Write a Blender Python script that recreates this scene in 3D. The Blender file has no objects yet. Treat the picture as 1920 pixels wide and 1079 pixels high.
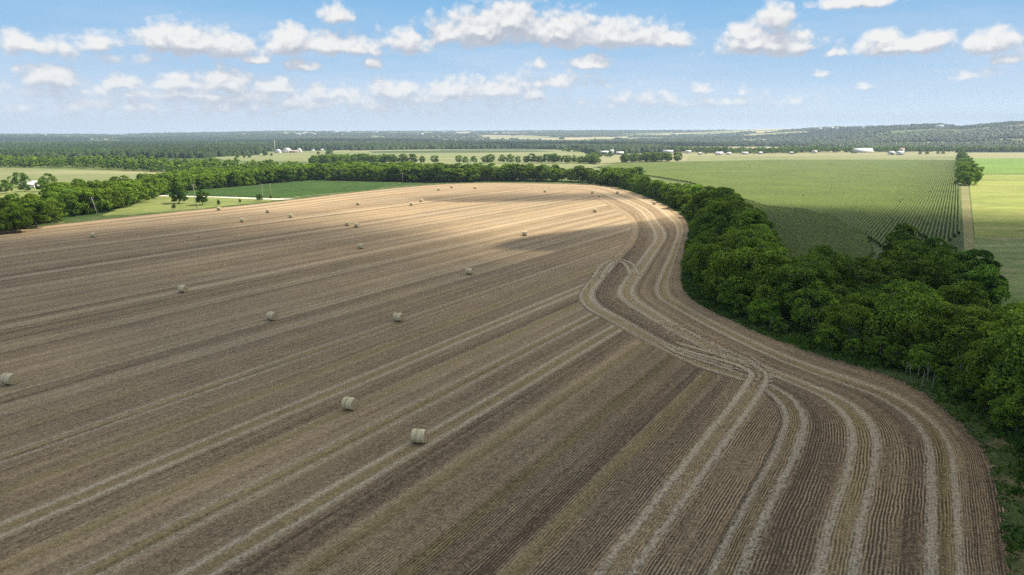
import bpy, math, numpy as np
from mathutils import Vector
R_ = math.radians
sc = bpy.context.scene
COL = sc.collection

# ------------------------------------------------------------------ camera
H = 34.0                       # drone height above the field, metres
F = 1297.0                     # focal length in photo pixels (1920 wide)
PITCH = math.atan((539.5 - 254) / F)
cd = bpy.data.cameras.new('camera'); cam = bpy.data.objects.new('camera', cd); COL.objects.link(cam)
cd.sensor_width = 36; cd.lens = 36 * F / 1920; cd.clip_start = 0.5; cd.clip_end = 90000
cam.location = (0, 0, H); cam.rotation_euler = (math.pi / 2 - PITCH, 0, 0)
sc.camera = cam
sc.render.resolution_x = 1024; sc.render.resolution_y = 575
sc.view_settings.view_transform = 'Standard'; sc.view_settings.look = 'None'
sc.view_settings.gamma = 1; sc.view_settings.exposure = 1.0
sc.cycles.use_denoising = False; sc.cycles.use_adaptive_sampling = False
sc.cycles.max_bounces = 6; sc.cycles.transparent_max_bounces = 16; sc.cycles.volume_bounces = 0
sc.cycles.diffuse_bounces = 3; sc.cycles.glossy_bounces = 1; sc.cycles.transmission_bounces = 3
sc.cycles.caustics_reflective = False; sc.cycles.caustics_refractive = False

SUN_EL, SUN_AZ = 50.0, 62.0    # azimuth clockwise from the view direction (+Y)
S_DIR = Vector((math.sin(R_(SUN_AZ)) * math.cos(R_(SUN_EL)), math.cos(R_(SUN_AZ)) * math.cos(R_(SUN_EL)), math.sin(R_(SUN_EL))))
ld = bpy.data.lights.new('sun', 'SUN'); ld.energy = 4.7; ld.angle = R_(0.53); ld.color = (1.0, 0.915, 0.755)
sun = bpy.data.objects.new('sun', ld); COL.objects.link(sun)
sun.rotation_euler = S_DIR.to_track_quat('Z', 'Y').to_euler()

# ------------------------------------------------------------------ node helper
def nd(nt, typ, ins=None, **attrs):
    n = nt.nodes.new('ShaderNode' + typ)
    for k, v in attrs.items(): setattr(n, k, v)
    for k, v in (ins or {}).items():
        s = n.inputs[k]
        if isinstance(v, bpy.types.NodeSocket): nt.links.new(v, s)
        elif isinstance(v, bpy.types.Node): nt.links.new(v.outputs[0], s)
        else: s.default_value = v
    return n
class T:
    """tiny expression layer over a node tree"""
    def __init__(s, nt): s.nt = nt
    def m(s, op, a, b=0.0, c=0.0, clamp=False):
        ins = {0: a, 1: b}
        if op in ('MULTIPLY_ADD', 'SMOOTH_MIN', 'SMOOTH_MAX', 'WRAP'): ins[2] = c
        return nd(s.nt, 'Math', ins, operation=op, use_clamp=clamp).outputs[0]
    def v(s, op, a, b=(0, 0, 0), c=(0, 0, 0)):
        ins = {0: a}
        if op == 'SCALE': ins['Scale'] = b
        elif op not in ('LENGTH', 'NORMALIZE'): ins[1] = b
        if op == 'MULTIPLY_ADD': ins[2] = c
        n = nd(s.nt, 'VectorMath', ins, operation=op)
        return n.outputs['Value'] if op in ('LENGTH', 'DOT_PRODUCT') else n.outputs['Vector']
    def noise(s, vec, scale, detail=2.0, rough=0.5, w=None):
        return nd(s.nt, 'TexNoise', {'Vector': vec, 'Scale': scale, 'Detail': detail, 'Roughness': rough}).outputs['Fac']
    def mix(s, f, a, b, blend='MIX'):
        n = nd(s.nt, 'Mix', {'Factor': f}, data_type='RGBA', blend_type=blend)
        for i, x in ((6, a), (7, b)):
            if isinstance(x, bpy.types.NodeSocket): s.nt.links.new(x, n.inputs[i])
            else: n.inputs[i].default_value = tuple(x) + (1,) if len(x) == 3 else x
        return n.outputs[2]
    def step(s, x, lo, hi, a=0.0, b=1.0):
        return nd(s.nt, 'MapRange', {'Value': x, 'From Min': lo, 'From Max': hi, 'To Min': a, 'To Max': b}, interpolation_type='SMOOTHSTEP').outputs[0]
    def lin(s, x, lo, hi, a=0.0, b=1.0):
        return nd(s.nt, 'MapRange', {'Value': x, 'From Min': lo, 'From Max': hi, 'To Min': a, 'To Max': b}).outputs[0]
    def attr(s, name): return nd(s.nt, 'Attribute', attribute_name=name)

# ------------------------------------------------------------------ sky
w = bpy.data.worlds.new('World'); sc.world = w; w.use_nodes = True
wt = w.node_tree; wt.nodes.clear(); t = T(wt)
sky = nd(wt, 'TexSky', sky_type='NISHITA'); sky.sun_disc = False
sky.sun_elevation = R_(SUN_EL); sky.sun_rotation = R_(SUN_AZ); sky.altitude = 200; sky.air_density = 1.0; sky.dust_density = 1.2; sky.ozone_density = 2.0
def azel(u, v):
    x = (u - 960) / F; y = (539.5 - v) / F
    d = (x, math.cos(PITCH) + y * math.sin(PITCH), -math.sin(PITCH) + y * math.cos(PITCH))
    return math.degrees(math.atan2(d[0], d[1])), math.degrees(math.atan2(d[2], math.hypot(d[0], d[1])))
# cumulus heads: sky direction given as (photo x, photo y), half width, half height, strength
CL = [(55,80,66,17,.7),(182,76,36,18,.8),(355,72,80,30,1),(300,66,30,24,1),(430,84,60,22,.9),(545,72,42,27,1),(610,80,90,22,.9),(660,86,48,16,.8),
 (632,22,27,20,.9),(770,72,55,24,.7),(905,48,78,38,1),(960,30,50,40,1),(1050,50,80,35,1),(1150,62,105,28,1),(1260,72,42,18,1),(850,55,50,26,.8),
 (98,142,58,21,.9),(565,121,30,11,.7),(480,108,26,9,.6),(697,118,15,9,.5),(230,152,34,15,.7),(330,152,50,17,.75),(418,150,46,28,.85),(520,160,46,18,.75),
 (380,176,190,15,.55),(610,172,34,18,.6),(735,165,54,19,.8),(850,164,44,24,.85),(930,165,52,21,.85),(1000,172,26,19,.75),(820,182,190,11,.5),
 (1102,114,40,15,1),(1012,113,20,11,.6),(1435,76,78,26,1),(1455,30,38,27,.85),(1395,56,36,20,.9),(1500,84,30,14,.8),(1690,82,92,18,.95),(1660,68,36,17,.9),(1745,74,46,15,.9),
 (1862,74,50,23,.9),(1562,98,28,10,.55),(1888,108,32,8,.5),(1168,178,22,14,.5),(1235,184,36,13,.5),(1320,165,18,9,.5),(1395,172,13,8,.4),(1535,136,13,6,.5),(1628,160,14,7,.5),(1612,-2,70,13,.8),
 (520,184,430,24,.42),(250,196,260,18,.35),(150,100,120,10,.3),(1000,150,120,16,.4),(1830,136,40,8,.35),(70,172,90,16,.35),(1300,190,180,10,.3)]
grp = bpy.data.node_groups.new('cloud_density', 'ShaderNodeTree')
grp.interface.new_socket('P', in_out='INPUT', socket_type='NodeSocketVector')
grp.interface.new_socket('D', in_out='OUTPUT', socket_type='NodeSocketFloat')
gi = grp.nodes.new('NodeGroupInput'); go = grp.nodes.new('NodeGroupOutput'); g = T(grp)
P = gi.outputs[0]
warp = nd(grp, 'TexNoise', {'Vector': P, 'Scale': .55, 'Detail': 3.0, 'Roughness': .55}).outputs['Color']
Pw = g.v('ADD', P, g.v('MULTIPLY', g.v('SUBTRACT', warp, (.5, .5, .5)), (1.5, .75, 0)))
acc = None
for (u, v, rx, ry, st) in CL:
    a, e = azel(u, v); k = 57.3 / F
    ca = math.cos(R_(a)) ** 2
    sx, sy = 1 / (rx * k * ca * 1.3), 1 / (ry * k * 1.35)
    q = g.v('MULTIPLY_ADD', Pw, (sx, sy, 0), (-a * sx, -(e - ry * k * .35) * sy, 0))
    q = g.v('MAXIMUM', q, g.v('MULTIPLY', q, (-1, -2.1, 0)))
    L = g.m('MULTIPLY_ADD', g.v('LENGTH', q), -st, st)       # st*(1-len)
    acc = L if acc is None else g.m('SMOOTH_MAX', acc, L, .12)
n1 = g.noise(g.v('MULTIPLY', P, (.85, 1.15, 1)), .95, 6.0, .47)
vor = nd(grp, 'TexVoronoi', {'Vector': g.v('ADD', P, g.v('SCALE', g.v('SUBTRACT', warp, (.5, .5, .5)), .7)), 'Scale': 1.15, 'Detail': 2.0, 'Roughness': .5}, feature='SMOOTH_F1').outputs['Distance']
dd = g.m('ADD', acc, g.m('MULTIPLY', g.m('SUBTRACT', n1, .5), 1.0))
dd = g.m('ADD', dd, g.m('MULTIPLY', g.m('SUBTRACT', .44, vor), .46))
grp.links.new(dd, go.inputs[0])
wb = t.mix(.42, t.v('SCALE', sky.outputs[0], .12), (.52, .51, .49))   # a sky part blue, part white cloud
nd(wt, 'OutputWorld', {'Surface': nd(wt, 'Background', {'Color': wb, 'Strength': 1.0})})
# sky backdrop: a ring of dome far outside everything, carrying the visible clouds
dm = bpy.data.materials.new('sky'); dm.use_nodes = True; wt = dm.node_tree; wt.nodes.clear(); t = T(wt)
dm.cycles.emission_sampling = 'NONE'
tc = t.v('NORMALIZE', nd(wt, 'NewGeometry').outputs['Position']); sp = nd(wt, 'SeparateXYZ', {0: tc})
DEG = 57.29578
az = t.m('MULTIPLY', t.m('ARCTAN2', sp.outputs[0], sp.outputs[1]), DEG)
el = t.m('MULTIPLY', t.m('ARCSINE', sp.outputs[2]), DEG)
Pn = nd(wt, 'CombineXYZ', {0: az, 1: el, 2: 0.0}).outputs[0]
def dens(vec):
    n = wt.nodes.new('ShaderNodeGroup'); n.node_tree = grp; wt.links.new(vec, n.inputs[0]); return n.outputs[0]
d0 = dens(Pn); d1 = dens(t.v('ADD', Pn, (-.10, .42, 0)))
alpha = t.step(d0, -.26, .30)
d2 = dens(t.v('ADD', Pn, (-.25, 1.25, 0)))
lit = t.step(t.m('ADD', t.m('SUBTRACT', d0, d1), t.m('MULTIPLY', t.m('SUBTRACT', d0, d2), .75)), -.45, .85)
thick = t.step(d0, .1, 1.0)
cc = t.mix(lit, (.56, .60, .69), (1.0, .99, .97))
cc = t.mix(t.m('MULTIPLY', t.m('SUBTRACT', 1.0, lit), thick), cc, (.44, .475, .56))
cscale = t.v('SCALE', cc, .63)
lowf = t.step(el, 0.5, 5.5)       # lower clouds sit farther away, seen through more air
alpha = t.m('MULTIPLY', alpha, t.m('MULTIPLY_ADD', lowf, .30, .66))
e01 = t.lin(el, 0.0, 11.5)
base = t.mix(t.step(e01, -.1, 1.05), (.40, .50, .61), (.145, .335, .55))
base = t.mix(t.step(e01, .0, .45), t.mix(t.step(az, -40, 40), (.45, .52, .60), (.39, .49, .58)), base)
# thin high veil and the pale air low over the horizon
veil = t.m('MULTIPLY', t.step(t.noise(t.v('MULTIPLY', Pn, (.05, .30, 1)), 1.0, 6.0, .62), .36, .70), t.m('MULTIPLY', t.step(el, 12.0, 4.0), .55))
base = t.mix(veil, base, (.44, .52, .62))
out = t.mix(alpha, base, cscale)
nd(wt, 'OutputMaterial', {'Surface': nd(wt, 'Emission', {'Color': out, 'Strength': .74})})
RD = 45000.0; va, ve = np.radians(np.linspace(-180, 180, 241)), np.radians(np.linspace(-4, 19, 24))
me = bpy.data.meshes.new('sky'); nV = [(RD * math.cos(e) * math.sin(a), RD * math.cos(e) * math.cos(a), RD * math.sin(e)) for a in va for e in ve]
me.from_pydata(nV, [], [(i * 24 + j, i * 24 + j + 1, (i + 1) * 24 + j + 1, (i + 1) * 24 + j) for i in range(240) for j in range(23)]); me.materials.append(dm)
so = bpy.data.objects.new('sky', me); COL.objects.link(so); so['kind'] = 'structure'

# ------------------------------------------------------------------ geometry helpers
def G(u, v, z=0.0):
    """photo direction -> the ground point (height z) it falls on"""
    x = (u - 960) / F; y = (539.5 - v) / F
    dz = -math.sin(PITCH) + y * math.cos(PITCH); dy = math.cos(PITCH) + y * math.sin(PITCH)
    s = (z - H) / dz
    return np.array([x * s, dy * s])
def GP(l, z=0.0): return np.array([G(u, v, z) for u, v in l])
def vnoise(x, y, seed=0):
    x = np.asarray(x, float); y = np.asarray(y, float)
    xi = np.floor(x).astype(np.int64); yi = np.floor(y).astype(np.int64); xf = x - xi; yf = y - yi
    def h(a, b):
        n = (a * 374761393 + b * 668265263 + seed * 144665) & 0xffffffff
        n = ((n ^ (n >> 13)) * 1274126177) & 0xffffffff
        return ((n ^ (n >> 16)) & 0xffff) / 65535.0
    s = xf * xf * (3 - 2 * xf); r = yf * yf * (3 - 2 * yf)
    return (h(xi, yi) * (1 - s) + h(xi + 1, yi) * s) * (1 - r) + (h(xi, yi + 1) * (1 - s) + h(xi + 1, yi + 1) * s) * r
def fbm(x, y, o=4, seed=0):
    a = 0; k = .5; s = 0
    for i in range(o):
        a = a + k * vnoise(np.asarray(x) * 2 ** i, np.asarray(y) * 2 ** i, seed + i * 7); s += k; k *= .5
    return a / s
def sstep(x, a, b):
    q = np.clip((np.asarray(x, float) - a) / (b - a), 0, 1); return q * q * (3 - 2 * q)
def catmull(P, n):
    """smooth curve through P, n points per span"""
    P = np.asarray(P, float); Q = np.vstack([2 * P[0] - P[1], P, 2 * P[-1] - P[-2]]); out = []
    for i in range(1, len(Q) - 2):
        for k in range(n):
            s = k / n; a, b, c, d = Q[i - 1], Q[i], Q[i + 1], Q[i + 2]
            out.append(.5 * (2 * b + (c - a) * s + (2 * a - 5 * b + 4 * c - d) * s * s + (3 * b - a - 3 * c + d) * s ** 3))
    out.append(Q[-2]); return np.array(out)
def resample(P, step):
    d = np.r_[0, np.cumsum(np.linalg.norm(np.diff(P, axis=0), axis=1))]
    n = max(2, int(d[-1] / step)); s = np.linspace(0, d[-1], n)
    return np.column_stack([np.interp(s, d, P[:, k]) for k in range(P.shape[1])]), s
def inside(x, y, poly):
    x = np.asarray(x); y = np.asarray(y); c = np.zeros(x.shape, bool); n = len(poly)
    for i in range(n):
        x0, y0 = poly[i]; x1, y1 = poly[(i + 1) % n]
        if y0 == y1: continue
        k = ((y0 > y) != (y1 > y)) & (x < (x1 - x0) * (y - y0) / (y1 - y0) + x0); c ^= k
    return c
def mesh(name, V, Fc, mat=None, smooth=False, attrs=None, mats=None, midx=None):
    """V (n,3); Fc (m,k) int array or list of such arrays"""
    V = np.asarray(V, np.float32); Fl = Fc if isinstance(Fc, list) else [Fc]
    me = bpy.data.meshes.new(name)
    tot = [np.full(len(f), f.shape[1]) for f in Fl]; tot = np.concatenate(tot); li = np.concatenate([f.ravel() for f in Fl]).astype(np.int32)
    me.vertices.add(len(V)); me.vertices.foreach_set('co', V.ravel())
    me.loops.add(len(li)); me.loops.foreach_set('vertex_index', li)
    me.polygons.add(len(tot)); st = np.r_[0, np.cumsum(tot)[:-1]].astype(np.int32)
    me.polygons.foreach_set('loop_start', st); me.polygons.foreach_set('loop_total', tot.astype(np.int32))
    if midx is not None: me.polygons.foreach_set('material_index', np.asarray(midx, np.int32))
    me.update(calc_edges=True)
    if smooth: me.polygons.foreach_set('use_smooth', np.ones(len(tot), bool))
    for m in (mats or ([mat] if mat else [])): me.materials.append(m)
    for k, a in (attrs or {}).items():
        a = np.asarray(a, np.float32)
        if a.ndim == 1: me.attributes.new(k, 'FLOAT', 'POINT').data.foreach_set('value', a)
        elif a.shape[1] == 3: me.attributes.new(k, 'FLOAT_VECTOR', 'POINT').data.foreach_set('vector', a.ravel())
        else: me.attributes.new(k, 'FLOAT_COLOR', 'POINT').data.foreach_set('color', a.ravel())
    return me
def link(name, me, parent=None, loc=None, rz=0.0, label=None, cat=None, group=None, kind=None, scale=None):
    o = bpy.data.objects.new(name, me); COL.objects.link(o)
    if parent: o.parent = parent
    if loc is not None: o.location = loc
    if rz: o.rotation_euler = (0, 0, rz)
    if scale is not None: o.scale = scale
    for k, v in (('label', label), ('category', cat), ('group', group), ('kind', kind)):
        if v: o[k] = v
    return o
def grid_faces(nu, nv):
    i = np.arange(nu - 1)[:, None] * nv + np.arange(nv - 1)[None, :]
    i = i.ravel(); return np.column_stack([i, i + nv, i + nv + 1, i + 1])
class MB:
    def __init__(s): s.V = []; s.F = {3: [], 4: []}; s.n = 0; s.I = {3: [], 4: []}
    def add(s, V, Fs, mi=0):
        V = np.asarray(V, float); s.V.append(V)
        for f in Fs:
            s.F[len(f)].append([k + s.n for k in f]); s.I[len(f)].append(mi)
        s.n += len(V)
    def box(s, x0, x1, y0, y1, z0, z1, mi=0):
        V = [(x, y, z) for z in (z0, z1) for x, y in ((x0, y0), (x1, y0), (x1, y1), (x0, y1))]
        s.add(V, [(3, 2, 1, 0), (4, 5, 6, 7), (0, 1, 5, 4), (1, 2, 6, 5), (2, 3, 7, 6), (3, 0, 4, 7)], mi)
    def gable(s, x0, x1, y0, y1, z0, z1, ov=.4, mi=0, th=.18):
        """two roof slabs with ridge along x"""
        ym = (y0 + y1) / 2; x0 -= ov; x1 += ov; k = (z1 - z0) / (ym - y0); 
        for sg, ye in ((-1, y0 - ov), (1, y1 + ov)):
            zz = z0 - k * ov
            V = [(x0, ye, zz), (x1, ye, zz), (x1, ym, z1), (x0, ym, z1), (x0, ye, zz + th), (x1, ye, zz + th), (x1, ym, z1 + th), (x0, ym, z1 + th)]
            s.add(V, [(0, 1, 2, 3), (7, 6, 5, 4), (0, 4, 5, 1), (1, 5, 6, 2), (2, 6, 7, 3), (3, 7, 4, 0)], mi)
    def ends(s, x0, x1, y0, y1, z0, z1, mi=0):
        ym = (y0 + y1) / 2
        for x in (x0, x1):
            s.add([(x, y0, z0), (x, y1, z0), (x, ym, z1)], [(0, 1, 2)], mi)
    def tube(s, P, rad, k=6, mi=0):
        P = [Vector(p) for p in P]; rad = rad if hasattr(rad, '__len__') else [rad] * len(P); V = []
        for i, p in enumerate(P):
            d = (P[min(i + 1, len(P) - 1)] - P[max(i - 1, 0)]).normalized()
            a = d.cross(Vector((0, 0, 1)) if abs(d.z) < .9 else Vector((1, 0, 0))).normalized(); b = d.cross(a)
            for j in range(k):
                q = 2 * math.pi * j / k; V.append(p + (a * math.cos(q) + b * math.sin(q)) * rad[i])
        Fs = [(i * k + j, i * k + (j + 1) % k, (i + 1) * k + (j + 1) % k, (i + 1) * k + j) for i in range(len(P) - 1) for j in range(k)]
        n = len(V); V += [P[0], P[-1]]
        Fs += [(n, (j + 1) % k, j) for j in range(k)] + [(n + 1, (len(P) - 1) * k + j, (len(P) - 1) * k + (j + 1) % k) for j in range(k)]
        s.add([tuple(v) for v in V], Fs, mi)
    def me(s, name, mats, smooth=False):
        Fl = [np.array(s.F[k]) for k in (3, 4) if s.F[k]]; idx = s.I[3] + s.I[4]
        return mesh(name, np.vstack(s.V), Fl, mats=mats if isinstance(mats, list) else [mats], midx=idx, smooth=smooth)

# ------------------------------------------------------------------ materials
def newmat(name):
    m = bpy.data.materials.new(name); m.use_nodes = True; m.node_tree.nodes.clear(); return m, m.node_tree, T(m.node_tree)
def finish(nt, col, rough=.95, bump=None, dist=.05, alpha=None, spec=.15, strength=1.0, trans=None):
    ins = {'Base Color': col, 'Roughness': rough, 'Specular IOR Level': spec}
    if bump is not None:
        ins['Normal'] = nd(nt, 'Bump', {'Height': bump, 'Distance': dist, 'Strength': strength}).outputs[0]
    s = nd(nt, 'BsdfPrincipled', ins).outputs[0]
    if trans is not None:
        tl = nd(nt, 'BsdfTranslucent', {'Color': trans[1]}).outputs[0]
        s = nd(nt, 'MixShader', {0: trans[0], 1: s, 2: tl}).outputs[0]
    if alpha is not None:
        tr = nd(nt, 'BsdfTransparent').outputs[0]
        s = nd(nt, 'MixShader', {0: alpha, 1: tr, 2: s}).outputs[0]
    nd(nt, 'OutputMaterial', {'Surface': s})

def stubble_mat(name, track=False):
    m, nt, t = newmat(name)
    uv = t.attr('uvm').outputs['Vector']; pr = t.attr('prof'); c = nd(nt, 'SeparateColor', {0: pr.outputs['Color']})
    pale, olive, tone, row = c.outputs[0], c.outputs[1], c.outputs[2], pr.outputs['Alpha']
    pos = nd(nt, 'NewGeometry').outputs['Position']
    rag = t.noise(t.v('MULTIPLY', uv, (1.1, 2.4, 1)), 1.0, 5.0, .68)
    fine = t.noise(pos, 3.2, 4.0, .8)
    fine2 = t.noise(t.v('ADD', pos, (31, 7, 0)), 1.25, 4.0, .78)
    streak = t.noise(t.v('MULTIPLY', uv, (.035, 1.15, 1)), 1.0, 5.0, .62)
    patch = t.noise(pos, .022, 4.0, .6)
    patch2 = t.noise(t.v('ADD', pos, (90, 17, 0)), .12, 4.0, .6)
    sv = nd(nt, 'SeparateXYZ', {0: uv}).outputs[1]
    wob = t.m('MULTIPLY', t.noise(t.v('MULTIPLY', uv, (.25, .6, 1)), 1.0, 2.0), .5)
    rw = t.m('SINE', t.m('MULTIPLY', t.m('ADD', sv, wob), 2 * math.pi / .30))
    rowmask = t.m('MULTIPLY', row, t.step(t.noise(t.v('MULTIPLY', uv, (.12, .45, 1)), 1.0, 3.0, .6), .36, .62))
    f = t.m('MULTIPLY_ADD', t.m('SUBTRACT', fine, .5), 1.8, .47)
    f = t.m('ADD', f, t.m('MULTIPLY', t.m('SUBTRACT', fine2, .5), 1.05))
    f = t.m('ADD', f, t.m('MULTIPLY', t.m('SUBTRACT', streak, .5), .55))
    f = t.m('ADD', f, t.m('MULTIPLY', t.m('SUBTRACT', tone, .5), .46))
    f = t.m('ADD', f, t.m('MULTIPLY', t.m('MULTIPLY', rw, rowmask), .42))
    f = t.m('ADD', f, t.m('MULTIPLY', t.m('SUBTRACT', patch2, .5), .30), clamp=True)
    col = t.mix(f, (.086, .062, .041), (.460, .336, .200))
    col = t.mix(t.m('MULTIPLY', t.step(patch, .35, .7), .35), col, t.mix(f, (.070, .060, .045), (.33, .28, .20)))
    # volunteer green in a few spots
    gm = t.m('MULTIPLY', t.step(patch2, .66, .8), t.step(fine2, .5, .7))
    col = t.mix(t.m('MULTIPLY', gm, .35), col, (.075, .10, .035))
    om = t.m('MULTIPLY', t.step(t.m('ADD', olive, t.m('MULTIPLY', t.m('SUBTRACT', rag, .5), 1.3)), .35, .75), .62)
    col = t.mix(om, col, t.mix(f, (.075, .060, .022), (.35, .27, .125)))
    pm = t.step(t.m('ADD', pale, t.m('MULTIPLY', t.m('SUBTRACT', rag, .5), 2.1)), .45, .95)
    col = t.mix(t.m('MULTIPLY', pm, .66), col, t.mix(t.step(fine, .25, .75), (.17, .14, .10), (.68, .58, .43)))
    hgt = t.m('ADD', t.m('MULTIPLY', fine, 1.5), t.m('ADD', t.m('MULTIPLY', t.m('MULTIPLY', rw, rowmask), .35), t.m('MULTIPLY', pm, .8)))
    al = t.m('MAXIMUM', pm, om, clamp=True) if track else None
    if track: al = t.step(al, .05, .5)
    finish(nt, col, bump=hgt, dist=.10, alpha=al, spec=.04)
    return m
M_STUB = stubble_mat('stubble'); M_TRACK = stubble_mat('straw_track', True)

def ground_mat(name, c1, c2, c3=None, s1=.05, s2=1.2, stretch=(1, 1, 1), bump=.08, ragged=None, contrast=1.6, rot=0.0):
    m, nt, t = newmat(name)
    pos = nd(nt, 'NewGeometry').outputs['Position']
    if rot: pos = nd(nt, 'VectorRotate', {'Vector': pos, 'Angle': R_(rot)}, rotation_type='Z_AXIS').outputs[0]
    p2 = t.v('MULTIPLY', pos, stretch)
    a = t.noise(p2, s1, 5.0, .6); b = t.noise(p2, s2, 5.0, .7)
    f = t.m('ADD', t.m('MULTIPLY', t.m('SUBTRACT', a, .5), contrast), t.m('MULTIPLY_ADD', t.m('SUBTRACT', b, .5), contrast, .5), clamp=True)
    col = t.mix(f, c1, c2)
    if c3: col = t.mix(t.step(t.noise(t.v('ADD', p2, (50, 9, 0)), s1 * 1.7, 4.0, .6), .5, .72), col, c3)
    al = None
    if ragged:
        e = t.attr('edge').outputs['Fac']     # metres inside the patch
        al = t.step(t.m('ADD', e, t.m('MULTIPLY', t.m('SUBTRACT', t.noise(pos, .9, 4.0, .7), .5), ragged * 2.6)), 0.0, ragged * .35)
    finish(nt, col, bump=b, dist=bump, alpha=al, spec=.1)
    return m
M_VERGE = ground_mat('verge_grass', (.022, .040, .012), (.085, .125, .035), (.20, .16, .085), .12, 1.6, ragged=2.2)
M_WEED = ground_mat('weed_floor', (.018, .038, .010), (.055, .105, .022), (.06, .075, .03), .15, 1.3, ragged=2.0)
M_LAWN = ground_mat('lawn_grass', (.085, .115, .030), (.19, .22, .065), (.24, .22, .10), .06, .9)
M_CORN = ground_mat('corn_soil', (.035, .055, .018), (.10, .125, .04), None, .03, .8)
M_FGREEN = ground_mat('field_green', (.055, .095, .028), (.125, .165, .055), (.15, .17, .07), .012, .25, (.35, 1, 1), rot=30)
M_FMID = ground_mat('field_pale_green', (.115, .14, .05), (.21, .22, .10), (.25, .23, .12), .006, .12, (.3, 1, 1))
M_FTAN = ground_mat('field_tan', (.16, .16, .07), (.28, .26, .14), (.19, .20, .08), .008, .15, (.3, 1.6, 1))
M_BRIGHT = ground_mat('pasture_bright', (.085, .155, .022), (.15, .235, .040), None, .012, .2)
M_YELL = ground_mat('pasture_yellow', (.11, .15, .03), (.26, .275, .07), (.26, .24, .10), .022, .30, (.35, 1.8, 1), contrast=2.6)
M_PAST = ground_mat('pasture_olive', (.07, .12, .025), (.20, .235, .085), (.26, .22, .13), .06, .7, (.5, 1.8, 1), contrast=2.8)
M_DARKF = ground_mat('field_dark', (.035, .06, .02), (.07, .10, .04), None, .01, .2, (.2, 1, 1))
M_TANPATH = ground_mat('bare_strip', (.13, .13, .05), (.24, .21, .10), (.12, .16, .045), .06, .8)
M_GRAVEL = ground_mat('gravel', (.42, .39, .33), (.66, .62, .54), None, .3, 2.0)

# ------------------------------------------------------------------ terrain sheet
def ridge_px(a):        # photo height of the skyline for an azimuth in degrees
    us = [-900, 0, 250, 420, 560, 900, 1050, 1300, 1400, 1500, 1600, 1660, 1720, 1760, 1840, 1920, 2700]
    ys = [252, 252.5, 253, 249.5, 247, 247, 246, 245.5, 243, 241, 240, 238, 236, 240, 235, 233.5, 232]
    u = 960 + F * np.tan(np.radians(np.clip(a, -55, 55))) * math.cos(PITCH) * 1.0
    return np.interp(u, us, ys)
def terrain(x, y):
    r = np.hypot(x, y); a = np.degrees(np.arctan2(x, y))
    el = (254 - ridge_px(a)) / F
    rr = np.interp(a, [-40, 0, 15, 28, 40], [8200, 8000, 7200, 4300, 3900])     # where the skyline ridge stands
    top = H + el * rr - 9
    k = sstep(r / rr, .42, 1.0)
    und = (fbm(x / 900, y / 900, 4, 3) - .5) * 26 * sstep(r, 1500, 3500)
    und2 = (fbm(x / 300 + 9, y / 300, 3, 5) - .5) * 9 * sstep(r, 2000, 4000)
    z = top * k + und * (1 - .75 * sstep(r / rr, .8, 1)) + und2
    z = np.where(r > rr, top + und2 - (r - rr) * .004, z)
    return np.maximum(z, -4 + 0 * z) * sstep(r, 1350, 2400) - .02
def woods(x, y):
    """1 where far woodland stands, 0 where open farmland"""
    r = np.hypot(x, y); a = np.degrees(np.arctan2(x, y))
    n = fbm(x / 620 + 3, y / 380 + 1, 4, 11)
    bias = np.interp(a, [-40, -18, -5, 8, 20, 30, 40], [.09, .08, .05, -.01, -.05, .11, .20])
    bias = bias * np.interp(r, [1300, 2500, 5000, 7500, 12000], [1.3, 1.2, .8, .25, 0])
    return n + bias
th = np.radians(np.r_[np.arange(-180, -46, 4.0), np.arange(-46, 46, .12), np.arange(46, 181, 4.0)])
rad = np.r_[0.5, np.geomspace(20, 1200, 40), np.geomspace(1215, 14000, 340)]
TH, RR = np.meshgrid(th, rad, indexing='ij'); X = RR * np.sin(TH); Y = RR * np.cos(TH); Z = terrain(X, Y)
cells = fbm(X / 420 + 40, Y / 190 + 3, 2, 21); hue = vnoise(X / 330 + 5, Y / 150 + 2, 33)
wd = woods(X, Y)
fieldc = np.stack([np.interp(hue, [.0, .35, .5, .7, 1], [.09, .13, .20, .30, .42]), np.interp(hue, [.0, .35, .5, .7, 1], [.13, .16, .21, .27, .35]), np.interp(hue, [.0, .35, .5, .7, 1], [.04, .05, .09, .15, .22])], -1)
woodc = np.array([.030, .052, .018])
k = sstep(wd, .50, .53)[..., None]; col = fieldc * (1 - k) + woodc * k
near = (1 - sstep(RR, 900, 1300))[..., None]; col = col * (1 - near) + np.array([.10, .13, .04]) * near
m, nt, t = newmat('terrain'); pos = nd(nt, 'NewGeometry').outputs['Position']
cn = t.attr('gc').outputs['Color']; nn = t.noise(pos, .02, 6.0, .7)
finish(nt, t.v('MULTIPLY', cn, nd(nt, 'CombineXYZ', {0: t.lin(nn, .3, .7, .6, 1.4), 1: t.lin(nn, .3, .7, .65, 1.35), 2: t.lin(nn, .3, .7, .6, 1.4)}).outputs[0]), spec=.05)
V = np.column_stack([X.ravel(), Y.ravel(), Z.ravel()])
link('ground', mesh('ground', V, grid_faces(len(th), len(rad)), m, True, {'gc': np.column_stack([col.reshape(-1, 3), np.ones(X.size)])}), kind='structure')

# ------------------------------------------------------------------ field sheets
LAY = [0.0]
def patch(name, px, mat, z=0, lvl=1, step=None, world=False):
    """flat polygon sheet on the ground"""
    P = np.asarray(px, float) if world else GP(px)
    me = bpy.data.meshes.new(name)
    me.from_pydata([(x, y, lvl * .012) for x, y in P], [], [list(range(len(P)))]); me.materials.append(mat)
    if me.polygons[0].normal.z < 0: me.flip_normals()
    return link(name, me, kind='structure')
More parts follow.
